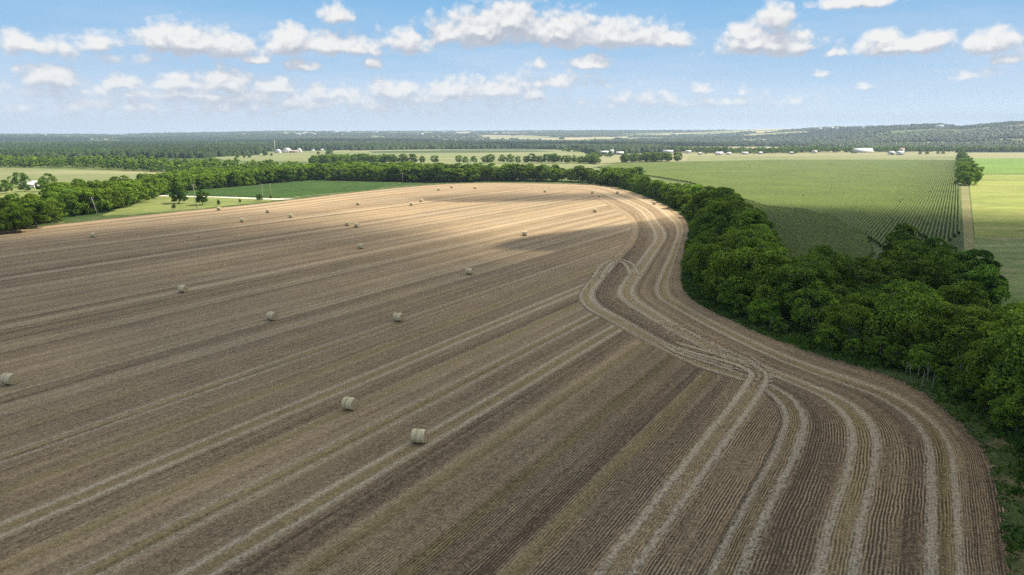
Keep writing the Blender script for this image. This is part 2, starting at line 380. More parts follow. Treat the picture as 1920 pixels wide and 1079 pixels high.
# stations along the field edge: edge | outer pass | middle pass | inner pass
ST = [((1925,1330),(1795,1330),(1480,1330),(1225,1330)),
 ((1880,1079),(1777,1079),(1568,1079),(1357,1079)), ((1868,985),(1773,985),(1588,986),(1393,1000)), ((1857,920),(1772,905),(1611,905),(1440,912)),
 ((1845,870),(1769,855),(1619,855),(1468,860)), ((1831,840),(1757,820),(1620,822),(1482,824)), ((1782,784),(1725,782),(1606,785),(1491,786)),
 ((1716,733),(1660,742),(1567,750),(1473,750)), ((1649,702),(1590,717),(1512,725),(1432,722)), ((1560,676),(1500,686),(1440,695),(1382,704)),
 ((1454,640),(1405,643),(1350,659),(1308,680)), ((1356,596),(1320,600),(1279,624),(1222,638)), ((1300,567),(1274,574),(1218,587),(1155,601)),
 ((1277,540),(1248,557),(1180,560),(1110,577)), ((1274,515),(1243,535),(1174,543),(1098,552)), ((1277,487),(1256,500),(1192,514),(1119,522)),
 ((1283,455),(1271,458),(1226,468),(1143,493)), ((1290,432),(1277,430),(1240,444),(1172,462)), ((1277,405),(1263,408),(1226,420),(1188,432)),
 ((1235,380),(1222,381),(1203,392),(1172,404)), ((1172,357),(1164,361),(1150,368),(1128,378)), ((1115,346.5),(1108,349.5),(1098,354),(1085,361)),
 ((960,343),(960,345.6),(960,348.6),(960,352)), ((855,344),(857,346.7),(859,350),(861,354)), ((755,351),(757,353.5),(760,357),(763,361)), ((640,363),(642,365.5),(646,369.5),(650,374)),
 ((480,382),(484,385),(489,389.5),(494,394)), ((250,405),(254,409),(259,414),(264,419.5)), ((0,432),(2,436.5),(5,442),(8,448)), ((-420,480),(-418,486),(-415,493),(-412,501))]
C4 = [GP([s[k] for s in ST]) for k in range(4)]
NSP = 14
C4 = [catmull(c, NSP) for c in C4]
inner = C4[3] + (C4[3] - C4[2]) / np.linalg.norm(C4[3] - C4[2], axis=1)[:, None] * 2.0
EDGE = C4[0]
# main field: straight passes
ANG = R_(58.4); du = np.array([math.cos(ANG), math.sin(ANG)]); dv = np.array([-math.sin(ANG), math.cos(ANG)])
rng = np.random.default_rng(5)
PASS = {18.6: (1, .5), 25.6: (.25, .9), 32.8: (.3, .9), 39.6: (.30, .95), 46.9: (1, .9), 54.2: (.95, .8), 60.8: (.55, .8), 67.2: (1, .8), 74.8: (.35, .9), 83.0: (.85, .7), 90.3: (.3, .6), 97.8: (.8, .5)}
v = 105.5
while v < 306:
    PASS[v] = (float(rng.choice([.3, .45, .65, .85], p=[.25, .25, .3, .2])), float(rng.uniform(.2, .7))); v += float(rng.normal(7.3, .35))
for kk in range(8): PASS[11.4 - kk * 7.2] = (.4, .7)
def profile(v, s, seed, passes, gauge=1.08, pw=.55):
    """pale, olive, tone, row at cross position v (array), s = distance along"""
    pale = np.zeros_like(v); ol = np.zeros_like(v)
    for c, (a, b) in passes.items():
        w1 = (fbm(s / 23, np.full_like(s, c), 3, seed) - .5) * .55
        am = a * (.72 + .56 * fbm(s / 30, np.full_like(s, c * 3.1), 3, seed + 2))
        for sg in (-1, 1):
            d = np.abs(v - c - w1 - sg * gauge)
            pale = np.maximum(pale, am * np.clip(1.15 - d / pw * .75, 0, 1))
        d = np.abs(v - c - w1); ol = np.maximum(ol, b * np.clip(1.5 - d / (gauge * .85), 0, 1) * (.6 + .7 * fbm(s / 18, np.full_like(s, c), 3, seed + 9)))
    tone = .5 + (fbm(v / 3.3, s / 260, 3, seed + 4) - .5) * 1.1 + (fbm(v / .9, s / 200, 2, seed + 5) - .5) * .75
    dark = fbm(v / .75 + 100, s / 400, 1, seed + 6); tone -= .45 * sstep(dark, .80, .93)
    band = np.zeros_like(v)
    for c, (a, b) in passes.items(): band = np.maximum(band, a * np.clip((gauge + .9 - np.abs(v - c)) / .5, 0, 1))
    return pale, ol, tone + .5 * band
vv = np.r_[np.arange(-60, 120, .2), np.arange(120, 204, .3), np.arange(204, 312, .5)]; uu = np.arange(-170, 470, 5.0)
UU, VV = np.meshgrid(uu, vv, indexing='ij'); PX = UU * du[0] + VV * dv[0]; PY = UU * du[1] + VV * dv[1]
pa, ol, to = profile(VV, UU, 50, PASS)
to = to - .32 * (1 - sstep(VV, 30, 60)); row = .30 + .9 * (1 - sstep(VV, 8, 50)) * np.ones_like(UU)
pf = np.stack([pa, ol, to, row], -1).reshape(-1, 4)
# keep only cells inside the field outline
outl = np.vstack([EDGE, [(-700, 252), (-700, 30), (-60, 10), (30, 10)]])
ins = inside(PX, PY, outl)
fc = grid_faces(len(uu), len(vv)); keepf = ins.ravel()[fc].any(axis=1)
link('stubble_field', mesh('stubble_field', np.column_stack([PX.ravel(), PY.ravel(), np.full(PX.size, .012)]), fc[keepf], M_STUB, False,
     {'uvm': np.column_stack([UU.ravel(), VV.ravel(), 0 * UU.ravel()]), 'prof': pf}), kind='structure')
# headland: passes that follow the field edge
VC = np.array([-2.2, 0, 5.2, 12.6, 20.0, 22.2])
outer = C4[0] + (C4[0] - C4[1]) / np.linalg.norm(C4[0] - C4[1], axis=1)[:, None] * 2.2
CC = [outer] + C4 + [inner]
nv = 230; vq = np.linspace(VC[0], VC[-1], nv)
Sarc = np.r_[0, np.cumsum(np.linalg.norm(np.diff(C4[2], axis=0), axis=1))]
HP = np.zeros((len(Sarc), nv, 2))
for j, q in enumerate(vq):
    i = min(int(np.searchsorted(VC, q, side='right')) - 1, len(VC) - 2); i = max(i, 0); f = (q - VC[i]) / (VC[i + 1] - VC[i])
    HP[:, j] = CC[i] * (1 - f) + CC[i + 1] * f
SS = np.repeat(Sarc[:, None], nv, 1); VQ = np.repeat(vq[None, :], len(Sarc), 0)
pa, ol, to = profile(VQ, SS, 90, {5.2: (1, .75), 12.6: (1, .6), 20.0: (1, .6)}, gauge=1.15, pw=.68)
stn = np.arange(len(Sarc)) / NSP
fade = np.interp(stn, [0, 16, 17, 20, 22, 30], [1, 1, 1, .95, .45, .3])[:, None]
f3 = np.where(VQ > 16.5, np.interp(stn, [0, 15.6, 16.6, 30], [1, 1, .15, .2])[:, None], 1)
pa = pa * fade * f3; ol = ol * fade * f3
to = to - np.interp(stn, [0, 7, 11, 30], [.55, .45, .1, 0])[:, None]
to = to - .28 * ((VQ > 14.4) & (VQ < 18.2)) * np.interp(stn, [0, 8, 10, 16, 18, 30], [0, 0, 1, 1, 0, 0])[:, None]
# straw thickens towards the pinch of the bend
to = to + .12 * np.exp(-((stn[:, None] - 13) / 3) ** 2)
rw = np.interp(stn, [0, 8, 12, 18, 30], [1.25, 1.1, .8, .5, .3])[:, None] * np.ones_like(VQ)
pf = np.stack([pa, ol, to, rw], -1).reshape(-1, 4)
link('headland_stubble', mesh('headland_stubble', np.column_stack([HP.reshape(-1, 2), np.full(HP.shape[0] * nv, .024)]), grid_faces(len(Sarc), nv), M_STUB, False,
     {'uvm': np.column_stack([SS.ravel(), VQ.ravel(), 0 * SS.ravel()]), 'prof': pf}), kind='structure')
# loose tracks that cross the passes
def ribbon(name, px, lvl, amp=1.0, olv=.7, gauge=1.12, pw=.62, seed=1, world=None, half=2.5):
    P = catmull(GP(px) if world is None else world, 10); P, s = resample(P, .8)
    d = np.gradient(P, axis=0); d /= np.linalg.norm(d, axis=1)[:, None]; nrm = np.column_stack([-d[:, 1], d[:, 0]])
    q = np.linspace(-half, half, 27); A = P[:, None] + nrm[:, None] * q[None, :, None]
    Q = np.repeat(q[None], len(P), 0); S = np.repeat(s[:, None], len(q), 1)
    pa, ol, to = profile(Q, S, seed, {0.0: (amp, olv)}, gauge, pw)
    en = np.minimum(sstep(S, 0, 4), sstep(s[-1] - S, 0, 4)); pa = pa * en; ol = ol * en
    pf = np.stack([pa, ol, to, .5 + 0 * pa], -1).reshape(-1, 4)
    link(name, mesh(name, np.column_stack([A.reshape(-1, 2), np.full(A.shape[0] * len(q), lvl * .012)]), grid_faces(len(P), len(q)), M_TRACK, False,
         {'uvm': np.column_stack([S.ravel(), Q.ravel(), 0 * S.ravel()]), 'prof': pf}), kind='structure')
ribbon('straw_track', [(1128,1110),(1175,1040),(1290,890),(1385,765),(1416,722),(1424,703),(1404,687),(1368,674),(1328,664),(1284,651),(1240,638)], 3, seed=5, olv=.5)
ribbon('straw_track', [(1206,628),(1240,629),(1272,625),(1300,632),(1322,646),(1352,664),(1395,684)], 4, .85, .2, .8, seed=8)
ribbon('straw_track', [(1118,526),(1133,499),(1156,488),(1180,496),(1192,520)], 5, 1.3, .3, 1.0, .6, seed=12)
ribbon('straw_track', [(1112,519),(1150,515),(1192,512)], 6, .8, .2, .7, seed=14)
ribbon('straw_track', [(1095,560),(1125,520),(1165,485),(1200,440),(1195,405),(1160,372)], 7, .35, .2, .9, .3, seed=17)
ribbon('straw_track', [(1235,638),(1275,661),(1320,676),(1365,691),(1412,708)], 8, 1.0, .1, .55, .8, seed=21)
ribbon('straw_track', [(1340,650),(1385,664),(1420,684),(1436,706),(1426,728)], 9, .9, .2, .8, .5, seed=23)
ribbon('straw_track', [(1102,566),(1138,574),(1175,560)], 10, .55, .2, .7, .4, seed=25)
ribbon('straw_track', [(1150,612),(1172,606),(1190,590),(1200,575)], 11, .5, .2, .7, .4, seed=27)
ribbon('straw_track', [(1200,615),(1235,608),(1285,618),(1322,640),(1352,662)], 12, .6, .2, .7, .4, seed=29)
ribbon('straw_track', [(1132,545),(1160,532),(1190,535)], 13, .5, .2, .7, .4, seed=31)

def strip(name, mat, lvl, o0, o1, i0=0, i1=None, ragged_in=True, n=14, curve=None):
    """strip that runs outside the field edge, between offsets o0..o1 metres"""
    E = (EDGE if curve is None else curve)[i0:i1]; E, s = resample(E, 3.0)
    d = np.gradient(E, axis=0)
    for _ in range(3): d = np.vstack([d[:1], (d[:-2] + d[1:-1] + d[2:]) / 3, d[-1:]])
    d /= np.linalg.norm(d, axis=1)[:, None]; nrm = np.column_stack([d[:, 1], -d[:, 0]])
    o1 = np.interp(s / s[-1], np.linspace(0, 1, len(o1)), o1) if hasattr(o1, '__len__') else np.full(len(s), o1)
    q = np.linspace(0, 1, n); off = o0 + q[None] * (o1[:, None] - o0)
    A = E[:, None] + nrm[:, None] * off[..., None]
    e = np.minimum(off - o0, (o1[:, None] - off))
    return link(name, mesh(name, np.column_stack([A.reshape(-1, 2), np.full(A.shape[0] * n, lvl * .012)]), grid_faces(len(E), n), mat, False, {'edge': e.ravel()}), kind='structure')
strip('weed_floor', M_WEED, 4, .3, [10, 30, 45, 30, 24, 24, 24, 22], 0, 22 * NSP)
strip('field_verge', M_VERGE, 6, .5, [9, 8, 4, 3, 2.6, 3, 3, 4], 0, 22 * NSP)
strip('field_verge', M_VERGE, 5, -2.6, [8, 8, 9, 10, 10, 12, 12], 21 * NSP, None)
strip('weed_floor', M_WEED, 1, 4, [30, 30, 45, 60, 45, 30], 21 * NSP, None)

patch('crop_field', [(700,310.5),(830,307.5),(1120,308),(1165,305),(1240,307),(1262,315),(1240,330),(1170,322),(1000,318),(840,318),(700,316)], M_FMID, lvl=2)
patch('crop_field', [(-200,312),(0,314.5),(285,322.5),(345,327),(240,345),(60,353),(-200,362)], M_FMID, lvl=3)
patch('green_crop_field', [(285,367),(375,357.5),(480,348.5),(580,339.5),(755,343),(700,357),(600,365.5),(520,373.5)], M_FGREEN, lvl=9)
patch('lawn', [(255,378),(290,367.5),(520,374),(505,378),(380,391.5),(250,403),(190,405)], M_LAWN, lvl=9)
patch('driveway', [(286,366.3),(400,369.0),(520,373.0),(556,373.4),(520,375.6),(400,370.7),(286,368.2)], M_GRAVEL, lvl=11)
patch('farmyard', [(-60,352),(30,345),(95,352),(90,366),(30,384),(-80,395)], M_LAWN, lvl=9)
patch('pale_field', [(395,294.5),(480,288),(495,285),(560,284),(650,282),(960,279),(1075,282.5),(1110,290),(1165,292),(1165,303),(1100,307),(700,310),(560,303),(430,302)], M_FMID, lvl=1)
patch('pale_field', [(650,281.5),(800,279.2),(960,278.2),(1075,281),(960,281.5),(800,282.5),(660,284)], M_FTAN, lvl=3)
patch('dark_crop', [(690,284.2),(840,281.8),(1000,282.5),(1050,284.5),(900,286.5),(700,287)], M_DARKF, lvl=4)
patch('dry_grass', [(1110,293),(1200,288.5),(1300,286.5),(1795,284),(1799,300.3),(1290,304),(1165,306),(1112,309)], M_FTAN, lvl=2)
patch('dry_grass', [(1290,293),(1795,293),(1798,300.0),(1440,300.5),(1287,304.5)], M_FMID, lvl=4)
patch('pasture', [(1812,286.5),(2300,286),(2400,297.5),(1813,297.5)], M_FTAN, lvl=3)
patch('bright_pasture', [(1813,297.5),(2400,297.5),(2500,326.5),(1822,326.5)], M_BRIGHT, lvl=4)
patch('yellow_pasture', [(1816,328.0),(2500,328.0),(3000,447),(1828,447)], M_YELL, lvl=5)
patch('olive_pasture', [(1834,447),(3000,447),(3400,720),(1900,720),(1800,560),(1790,470)], M_PAST, lvl=5)
patch('bare_strip', [(1801,345),(1815,345),(1826,447),(1826,470),(1808,470)], M_TANPATH, lvl=8)
patch('corn_ground', [(1290,303),(1440,300.5),(1796,300.5),(1798,345),(1806,440),(1810,520),(1500,560),(1430,470),(1380,400),(1290,345),(1180,325),(1110,314),(1165,306)], M_CORN, lvl=7)

# ------------------------------------------------------------------ corn rows
def corn_rows(name, px, az, spacing, hgt, mat, seed, sp=0.0, label=None, cat='crop', curved=None):
    P = GP(px); r = np.random.default_rng(seed)
    d = np.array([math.sin(R_(az)), math.cos(R_(az))]); n = np.array([d[1], -d[0]])
    a = P @ d; b = P @ n; Vs = []; Fs = []; Tn = []; cnt = 0
    for bb in np.arange(b.min(), b.max(), spacing):
        s = [a.min()]
        while s[-1] < a.max():
            q = d * s[-1] + n * bb; s.append(s[-1] + max(1.3, np.hypot(*q) * .0042))
        s = np.array(s); q = d[None] * s[:, None] + n[None] * bb
        ok = inside(q[:, 0], q[:, 1], P)
        ok &= r.random(len(s)) > .0006
        if ok.sum() < 2: continue
        h = hgt * (.93 + .12 * r.random(len(s)) + .12 * (fbm(q[:, 0] / 25, q[:, 1] / 25, 3, seed) - .5) * 2)
        wv = (fbm(s / 9, np.full(len(s), bb * 7), 2, seed + 3) - .5) * .25
        w0 = spacing * .36
        ring = []
        for off, z in ((-w0, .15), (-w0 * .45, 1.0), (w0 * .45, 1.0), (w0, .15)):
            jit = (r.random(len(s)) - .5) * spacing * .16
            zz = h * z * (1 + (r.random(len(s)) - .5) * .12) if z > .5 else h * .25 * (1 + 0 * s)
            qq = q + n[None] * (off + wv + jit)[:, None]
            ring.append(np.column_stack([qq, zz]))
        Vv = np.stack(ring, 1).reshape(-1, 3)
        i = np.nonzero(ok[:-1] & ok[1:])[0]
        for k in range(3):
            Fs.append(np.column_stack([i * 4 + k, (i + 1) * 4 + k, (i + 1) * 4 + k + 1, i * 4 + k + 1]) + cnt)
        Tn.append(np.repeat(np.clip(.5 + r.normal(size=len(s)) * .1, 0, 1), 4)); Vs.append(Vv); cnt += len(Vv)
    return link(name, mesh(name, np.vstack(Vs), np.vstack(Fs), mat, False, {'tint': np.concatenate(Tn)}), kind='stuff')
def leaf_mat(name, c1, c2, trans=.25, spec=.06):
    m, nt, t = newmat(name); ti = t.attr('tint').outputs['Fac']; oi = nd(nt, 'ObjectInfo')
    pos = nd(nt, 'NewGeometry').outputs['Position']
    f = t.m('ADD', t.m('ADD', ti, t.m('MULTIPLY', t.m('SUBTRACT', t.noise(pos, .55, 3.0, .7), .5), .5)), t.m('MULTIPLY', t.m('SUBTRACT', t.noise(pos, .028, 4.0, .6), .5), .75), clamp=True)
    col = t.mix(f, c1, c2); col = t.mix(1.0, col, oi.outputs['Color'], 'MULTIPLY')
    finish(nt, col, rough=.6, spec=spec, trans=(trans, t.mix(1.0, col, (1.35, 1.5, .5), 'MULTIPLY')))
    return m
M_CORNL = leaf_mat('corn_leaf', (.040, .078, .012), (.165, .205, .032), .2)
corn_rows('corn', [(1300,304.5),(1440,301),(1794,301),(1797,345),(1803,436),(1760,470),(1660,470),(1617,442),(1560,412),(1505,398),(1440,392),(1375,372),(1290,343),(1180,325),(1120,315),(1165,307)], azel(1797, 254)[0], 1.22, 1.1, M_CORNL, 3)
corn_rows('corn', [(1374,369),(1440,389),(1505,394.5),(1560,408.5),(1621,438),(1640,480),(1560,540),(1480,500),(1440,450),(1400,400)], 2, 1.22, 1.1, M_CORNL, 4)
M_COTTON = leaf_mat('row_crop_leaf', (.022, .055, .014), (.085, .15, .035), .2)
corn_rows('row_crop', [(290,366.5),(375,358.3),(480,349.3),(580,340.3),(750,344),(700,356),(600,364.5),(520,372.5)], 58, 1.6, .8, M_COTTON, 6)

# ------------------------------------------------------------------ trees
M_LEAF = leaf_mat('leaves', (.030, .072, .012), (.235, .345, .045), .32)
M_DIST = leaf_mat('distant_leaves', (.012, .028, .010), (.045, .080, .018), .15)
m, nt, t = newmat('bark'); pos = nd(nt, 'TexCoord').outputs['Object']
bn = t.noise(t.v('MULTIPLY', pos, (6, 6, 1.2)), 1.0, 4.0, .7)
finish(nt, t.mix(bn, (.10, .085, .065), (.36, .33, .28)), bump=bn, dist=.04); M_BARK = m

def crown_cloud(r, Ht, Rr, low, nl, nq, q, flat=1.0, irregular=.25):
    """leaf clumps on many small lobes; returns quads"""
    zc = (low + Ht) / 2; hz = (Ht - low) / 2; L = []
    for i in range(nl):
        while True:
            u = r.uniform(-.85, .98); a = r.uniform(0, 2 * math.pi)
            e = math.sqrt(max(0, 1 - abs(u) ** (2.4 if u > 0 else 7)))
            k = r.uniform(.35, 1.04)
            c = np.array([Rr * e * k * math.cos(a), Rr * e * k * math.sin(a), zc + u * hz * .80]); break
        lr = Rr * r.uniform(.16, .34); L.append((c, lr, r.uniform(-.32, .30)))
    w_ = np.array([l[1] ** 2 for l in L]); w_ /= w_.sum()
    idx = r.choice(nl, nq, p=w_)
    C = np.array([l[0] for l in L])[idx]; RL = np.array([l[1] for l in L])[idx]; TL = np.array([l[2] for l in L])[idx]
    D = r.normal(size=(nq, 3)); D /= np.linalg.norm(D, axis=1)[:, None]
    out = C - np.array([0, 0, zc - hz * .3]); out /= np.linalg.norm(out, axis=1)[:, None]
    D = D + out * .75 + np.array([0, 0, .25]); D /= np.linalg.norm(D, axis=1)[:, None]
    rad_ = RL * (1 + r.normal(size=nq) * .13)
    Pt = C + D * rad_[:, None] * np.array([1, 1, .82 * flat])
    N = D + r.normal(size=(nq, 3)) * .8; N /= np.linalg.norm(N, axis=1)[:, None]
    A = np.cross(N, r.normal(size=(nq, 3))); A /= np.linalg.norm(A, axis=1)[:, None]; B = np.cross(N, A)
    sz = q * r.uniform(.55, 1.25, nq)[:, None]
    V = np.stack([Pt + A * sz * .5, Pt + B * sz * .38 + N * sz * .08, Pt - A * sz * .5, Pt - B * sz * .38 + N * sz * .08], 1).reshape(-1, 3)
    V[:, 2] = np.maximum(V[:, 2], .15)
    ti = np.clip(.5 + TL + r.normal(size=nq) * .24, 0, 1)
    return V, np.repeat(ti, 4), L
def trunk_mesh(r, Ht, Rr, L, name='trunk', rad0=.28, forks=None):
    b = MB(); top = Ht * .62; bx, by = r.uniform(-.8, .8, 2)
    f0 = Ht * r.uniform(.12, .25)
    b.tube([(0, 0, -.1), (bx * .2, by * .2, f0), (bx * .6, by * .6, Ht * .42), (bx, by, top)], [rad0 * 1.25, rad0, rad0 * .6, .07], 7)
    sel = sorted(L, key=lambda l: l[0][2])[len(L) // 3:: max(1, len(L) // 7)]
    for c, lr, _ in sel:
        z0 = min(f0 + (c[2] - f0) * .35, top * .9); k = z0 / top
        p0 = np.array([bx * k, by * k, z0]); p1 = np.array(c)
        mid = (p0 + p1) / 2 + np.array([0, 0, -.4]); b.tube([p0, mid, p1], [rad0 * .45, rad0 * .28, .04], 5)
    return b.me(name, M_BARK, True)
def make_proto(seed, Ht, Rr, low, nl, nq, q, rad0=.28):
    r = np.random.default_rng(seed); V, ti, L = crown_cloud(r, Ht, Rr, low, nl, nq, q)
    fc = np.arange(len(V)).reshape(-1, 4)
    return mesh('crown', V, fc, M_LEAF, False, {'tint': ti}), trunk_mesh(r, Ht, Rr, L, rad0=rad0), (V, ti)
NEARP = [make_proto(100 + i, 12.5, [4.9, 5.4, 4.5, 5.8, 5.0, 4.3, 5.2][i], [.7, .4, 1.2, .5, 1.8, .3, .8][i], [64, 76, 56, 84, 60, 50, 70][i], 13000, .42) for i in range(7)]
MIDP = [make_proto(200 + i, 12.5, [5.6, 6.0, 5.2, 5.8][i], [.3, .3, .5, .3][i], 52, 3200, .85) for i in range(4)]
FARP = []
for i in range(5):
    r = np.random.default_rng(300 + i); V, ti, L = crown_cloud(r, 12.5, 5.0, .5, 20, 420, 1.9); FARP.append((V, ti))
def merged(name, spots, protos, mat, seed, kind='stuff'):
    """spots: (x, y, z, height, tint)"""
    r = np.random.default_rng(seed); Vs = []; Ts = []
    for (x, y, z, h, tn) in spots:
        V, ti = protos[r.integers(len(protos))]; a = r.uniform(0, 6.28); s = h / 12.5; sx = s * r.uniform(.9, 1.25)
        ca, sa = math.cos(a) * sx, math.sin(a) * sx
        Vs.append(np.column_stack([V[:, 0] * ca - V[:, 1] * sa + x, V[:, 0] * sa + V[:, 1] * ca + y, V[:, 2] * s + z])); Ts.append(np.clip(ti + tn, 0, 1))
    V = np.vstack(Vs); return link(name, mesh(name, V, np.arange(len(V)).reshape(-1, 4), mat, False, {'tint': np.concatenate(Ts)}), kind=kind)

def poisson(poly, sp, seed, tries=9000):
    r = np.random.default_rng(seed); poly = np.asarray(poly); lo = poly.min(0); hi = poly.max(0); pts = []; cell = {}
    n = int((hi - lo).prod() / sp ** 2 * 9)
    C = r.uniform(lo, hi, (n, 2)); C = C[inside(C[:, 0], C[:, 1], poly)]
    for x, y in C:
        k = (int(x // sp), int(y // sp)); bad = False
        for i in (-1, 0, 1):
            for j in (-1, 0, 1):
                for (a, b) in cell.get((k[0] + i, k[1] + j), ()):
                    if (a - x) ** 2 + (b - y) ** 2 < sp * sp: bad = True
        if not bad: cell.setdefault(k, []).append((x, y)); pts.append((x, y))
    return pts
def offcurve(C, o):
    d = np.gradient(C, axis=0)
    for _ in range(4): d = np.vstack([d[:1], (d[:-2] + d[1:-1] + d[2:]) / 3, d[-1:]])
    d /= np.linalg.norm(d, axis=1)[:, None]; return C + np.column_stack([d[:, 1], -d[:, 0]]) * (np.asarray(o)[:, None] if hasattr(o, '__len__') else o)
ER = EDGE[:21 * NSP + 6][::4]; front = offcurve(ER, np.interp(np.linspace(0, 1, len(ER)), [0, .12, .25, .45, 1], [9, 8.5, 6.5, 5.5, 5]))
backpx = [(1925,575),(1885,580),(1870,550),(1838,528),(1845,490),(1828,452),(1760,440),(1700,425),(1650,433),(1620,448),(1560,462),(1520,470),(1492,490),(1462,470),(1440,450),(1432,418),(1410,390),(1350,362),(1295,343),(1225,329),(1160,318)]
back = GP(backpx, 11.0)
belt_poly = np.vstack([front, back[::-1], [(150, 60), (60, 40)]])
belt = poisson(belt_poly, 5.7, 7)
# thinner gap between belt and clump
W1 = np.vstack([GP([(-160,440),(0,417),(70,413),(150,405),(220,395),(270,376),(297,367),(375,356.5),(480,347),(580,338.5),(755,341.5),(830,342.5),(960,340.5),(1060,341),(1115,343.5),(1165,351)]),
                GP([(1195,323),(1150,317.5),(1000,312.5),(840,311.5),(700,309),(560,306),(400,313),(300,324),(215,338),(150,340),(100,345),(92,368),(40,384),(-160,400)], 10.0)])
w1 = poisson(W1, 5.9, 8)
W2 = np.vstack([GP([(-260,318),(0,315.5),(150,315),(285,323),(345,327.5),(420,322),(500,316)]), GP([(560,306),(480,303),(400,299),(250,296),(0,294),(-260,292)], 9.0)])
w2 = poisson(W2, 10.0, 9)
B3 = np.vstack([GP([(588,306.5),(640,305.5),(800,306.5),(960,306),(1050,306.3),(1118,306.5)]), GP([(1118,300),(1050,298),(900,298.5),(760,299),(650,300),(588,302)], 5.0)])
b3 = poisson(B3, 6.5, 10)
B4 = np.vstack([GP([(1170,305.0),(1220,304.5),(1272,303)]), GP([(1276,297),(1240,295),(1180,297),(1168,299)], 5)])
b4 = poisson(B4, 8.0, 11)
hedge = [G(u, v) for u, v in [(1809,348),(1818,346),(1805,338),(1815,334),(1822,336),(1806,325),(1813,321),(1819,325),(1802,312),(1808,309),(1812,314),(1800,302),(1805,299),(1799,294),(1804,291),(1797,288)]]
pool = []          # (x, y, z, h, kind, seed tint)
r = np.random.default_rng(77)
CL0 = GP([(1480,500),(1545,452),(1700,410),(1840,440),(1860,560),(1600,560),(1520,520)], 8)
for x, y in belt:
    de = np.min(np.hypot(EDGE[:, 0] - x, EDGE[:, 1] - y)); dk = inside(np.array([x]), np.array([y]), CL0)[0]
    h = r.uniform(8.6, 13.9) * (.76 if de < 10.5 else 1.0)
    if dk:
        if r.random() < .3: continue
        h = r.uniform(6.5, 12.5)
    pool.append([x, y, h, 'clump' if dk else 'belt', de])
for x, y in w1: pool.append([x, y, r.uniform(9.5, 13) * (.88 if x < -150 else 1) * (1.08 if r.random() < .15 else 1), 'wood', np.min(np.hypot(EDGE[:, 0] - x, EDGE[:, 1] - y))])
for x, y in b3: pool.append([x, y, r.uniform(8, 12), 'line', 0])
for x, y in b4: pool.append([x, y, r.uniform(10, 12.5), 'copse', 0])
for x, y in hedge: pool.append([x, y, r.uniform(8.5, 12.5), 'hedge', 0])
def pxof(x, y, z=0):
    dy = y * math.cos(PITCH) - (z - H) * math.sin(PITCH); dz = y * math.sin(PITCH) + (z - H) * math.cos(PITCH)
    return 960 + F * x / dy, 539.5 - F * dz / dy
for p in pool: p.append(math.hypot(p[0], p[1])); p.append(pxof(p[0], p[1], p[2] * .6))
inview = [p for p in pool if -60 < p[6][0] < 2020 and p[6][1] < 1130]
open('/tmp/log.txt','w').write(repr((len(belt), len(w1), len(w2), len(b3), len(b4), 'in view', len(inview), {k: sum(1 for p in inview if p[3] == k) for k in ('belt', 'clump', 'wood', 'line', 'copse', 'hedge')})))

ORD = ['first','second','third','fourth','fifth','sixth','seventh','eighth','ninth','tenth','eleventh','twelfth','thirteenth','fourteenth','fifteenth','sixteenth','seventeenth','eighteenth','nineteenth','twentieth',
       'twenty-first','twenty-second','twenty-third','twenty-fourth','twenty-fifth','twenty-sixth','twenty-seventh','twenty-eighth','twenty-ninth','thirtieth']
def vis(p): return p[2] / p[5] * (.55 if (p[3] == 'wood' and p[4] > 40) else 1)
inview.sort(key=lambda p: -vis(p))
must = [p for p in inview if p[3] in ('belt', 'clump', 'copse', 'hedge')]
rest = [p for p in inview if p[3] in ('wood', 'line')]
solo = must + rest[:max(0, 288 - len(must))]; massed = rest[max(0, 288 - len(must)):]
# beyond the frame and just outside: keep the belt going so the wood does not stop at the picture edge
massed += [p for p in pool if p not in inview and p[3] in ('belt', 'clump', 'wood')]
segs = {}
for p in solo:
    x, y, h, kd, de, dist, (u, vv_) = p
    if kd == 'belt':
        st_ = np.argmin(np.hypot(EDGE[:, 0] - x, EDGE[:, 1] - y)) / NSP
        sg = ['near the lower right corner', 'beside the sweeping outer tracks', 'above the dark weedy verge', 'beside the pinched bend', 'past the pinched bend', 'along the sunlit far curve', 'at the far top of the curve'][int(np.searchsorted([5.5, 8, 11, 14, 17, 19.6], st_))]
        rk = 'front' if de < 11 else ('middle' if de < 18 else 'rear'); key = f"{rk} rank of the belt {sg}"; srt = dist
    elif kd == 'clump': rk = 'nearer' if dist < 175 else 'farther'; key = f"{rk} half of the dark thicket below the corn"; srt = u
    elif kd == 'copse': key = 'rounded copse beside the big cornfield'; srt = u
    elif kd == 'hedge': key = 'dark hedgerow between cornfield and bright pasture'; srt = dist
    elif kd == 'line': key = ('left half' if u < 850 else 'right half') + ' of the thin treeline beyond the woodland'; srt = u
    else:
        sg = ['left of the leaning pole', 'behind the leaning pole', 'behind the two lawn trees', 'behind the left crop field', 'behind the middle crop field', 'behind the right crop field', 'behind the far left bales', 'behind the far middle stubble', 'behind the far right stubble'][int(np.clip(np.searchsorted([110, 230, 380, 480, 600, 760, 880, 1000], u), 0, 8))]
        rk = 'front' if de < 24 else ('middle' if de < 50 else 'rear'); key = f"{rk} rank of woodland {sg}"; srt = u
    if kd == 'wood' and de > 75: key = key.replace('rear rank', 'far rear rank')
    segs.setdefault(key, []).append((srt, p))
r = np.random.default_rng(9)
TINTS = {'belt': (1.0, 1.0, 1.0), 'clump': (.76, .80, .78), 'copse': (.95, .95, .9), 'hedge': (.8, .9, .8), 'line': (.85, .9, .85), 'wood': (.97, 1.0, .9)}
GRP = {'belt': 'trees of the belt along the stubble field', 'clump': 'trees of the dark thicket below the corn', 'copse': 'trees of the rounded copse', 'hedge': 'trees of the hedgerow by the pasture',
       'line': 'trees of the thin line beyond the wood', 'wood': 'trees of the wood behind the stubble field'}
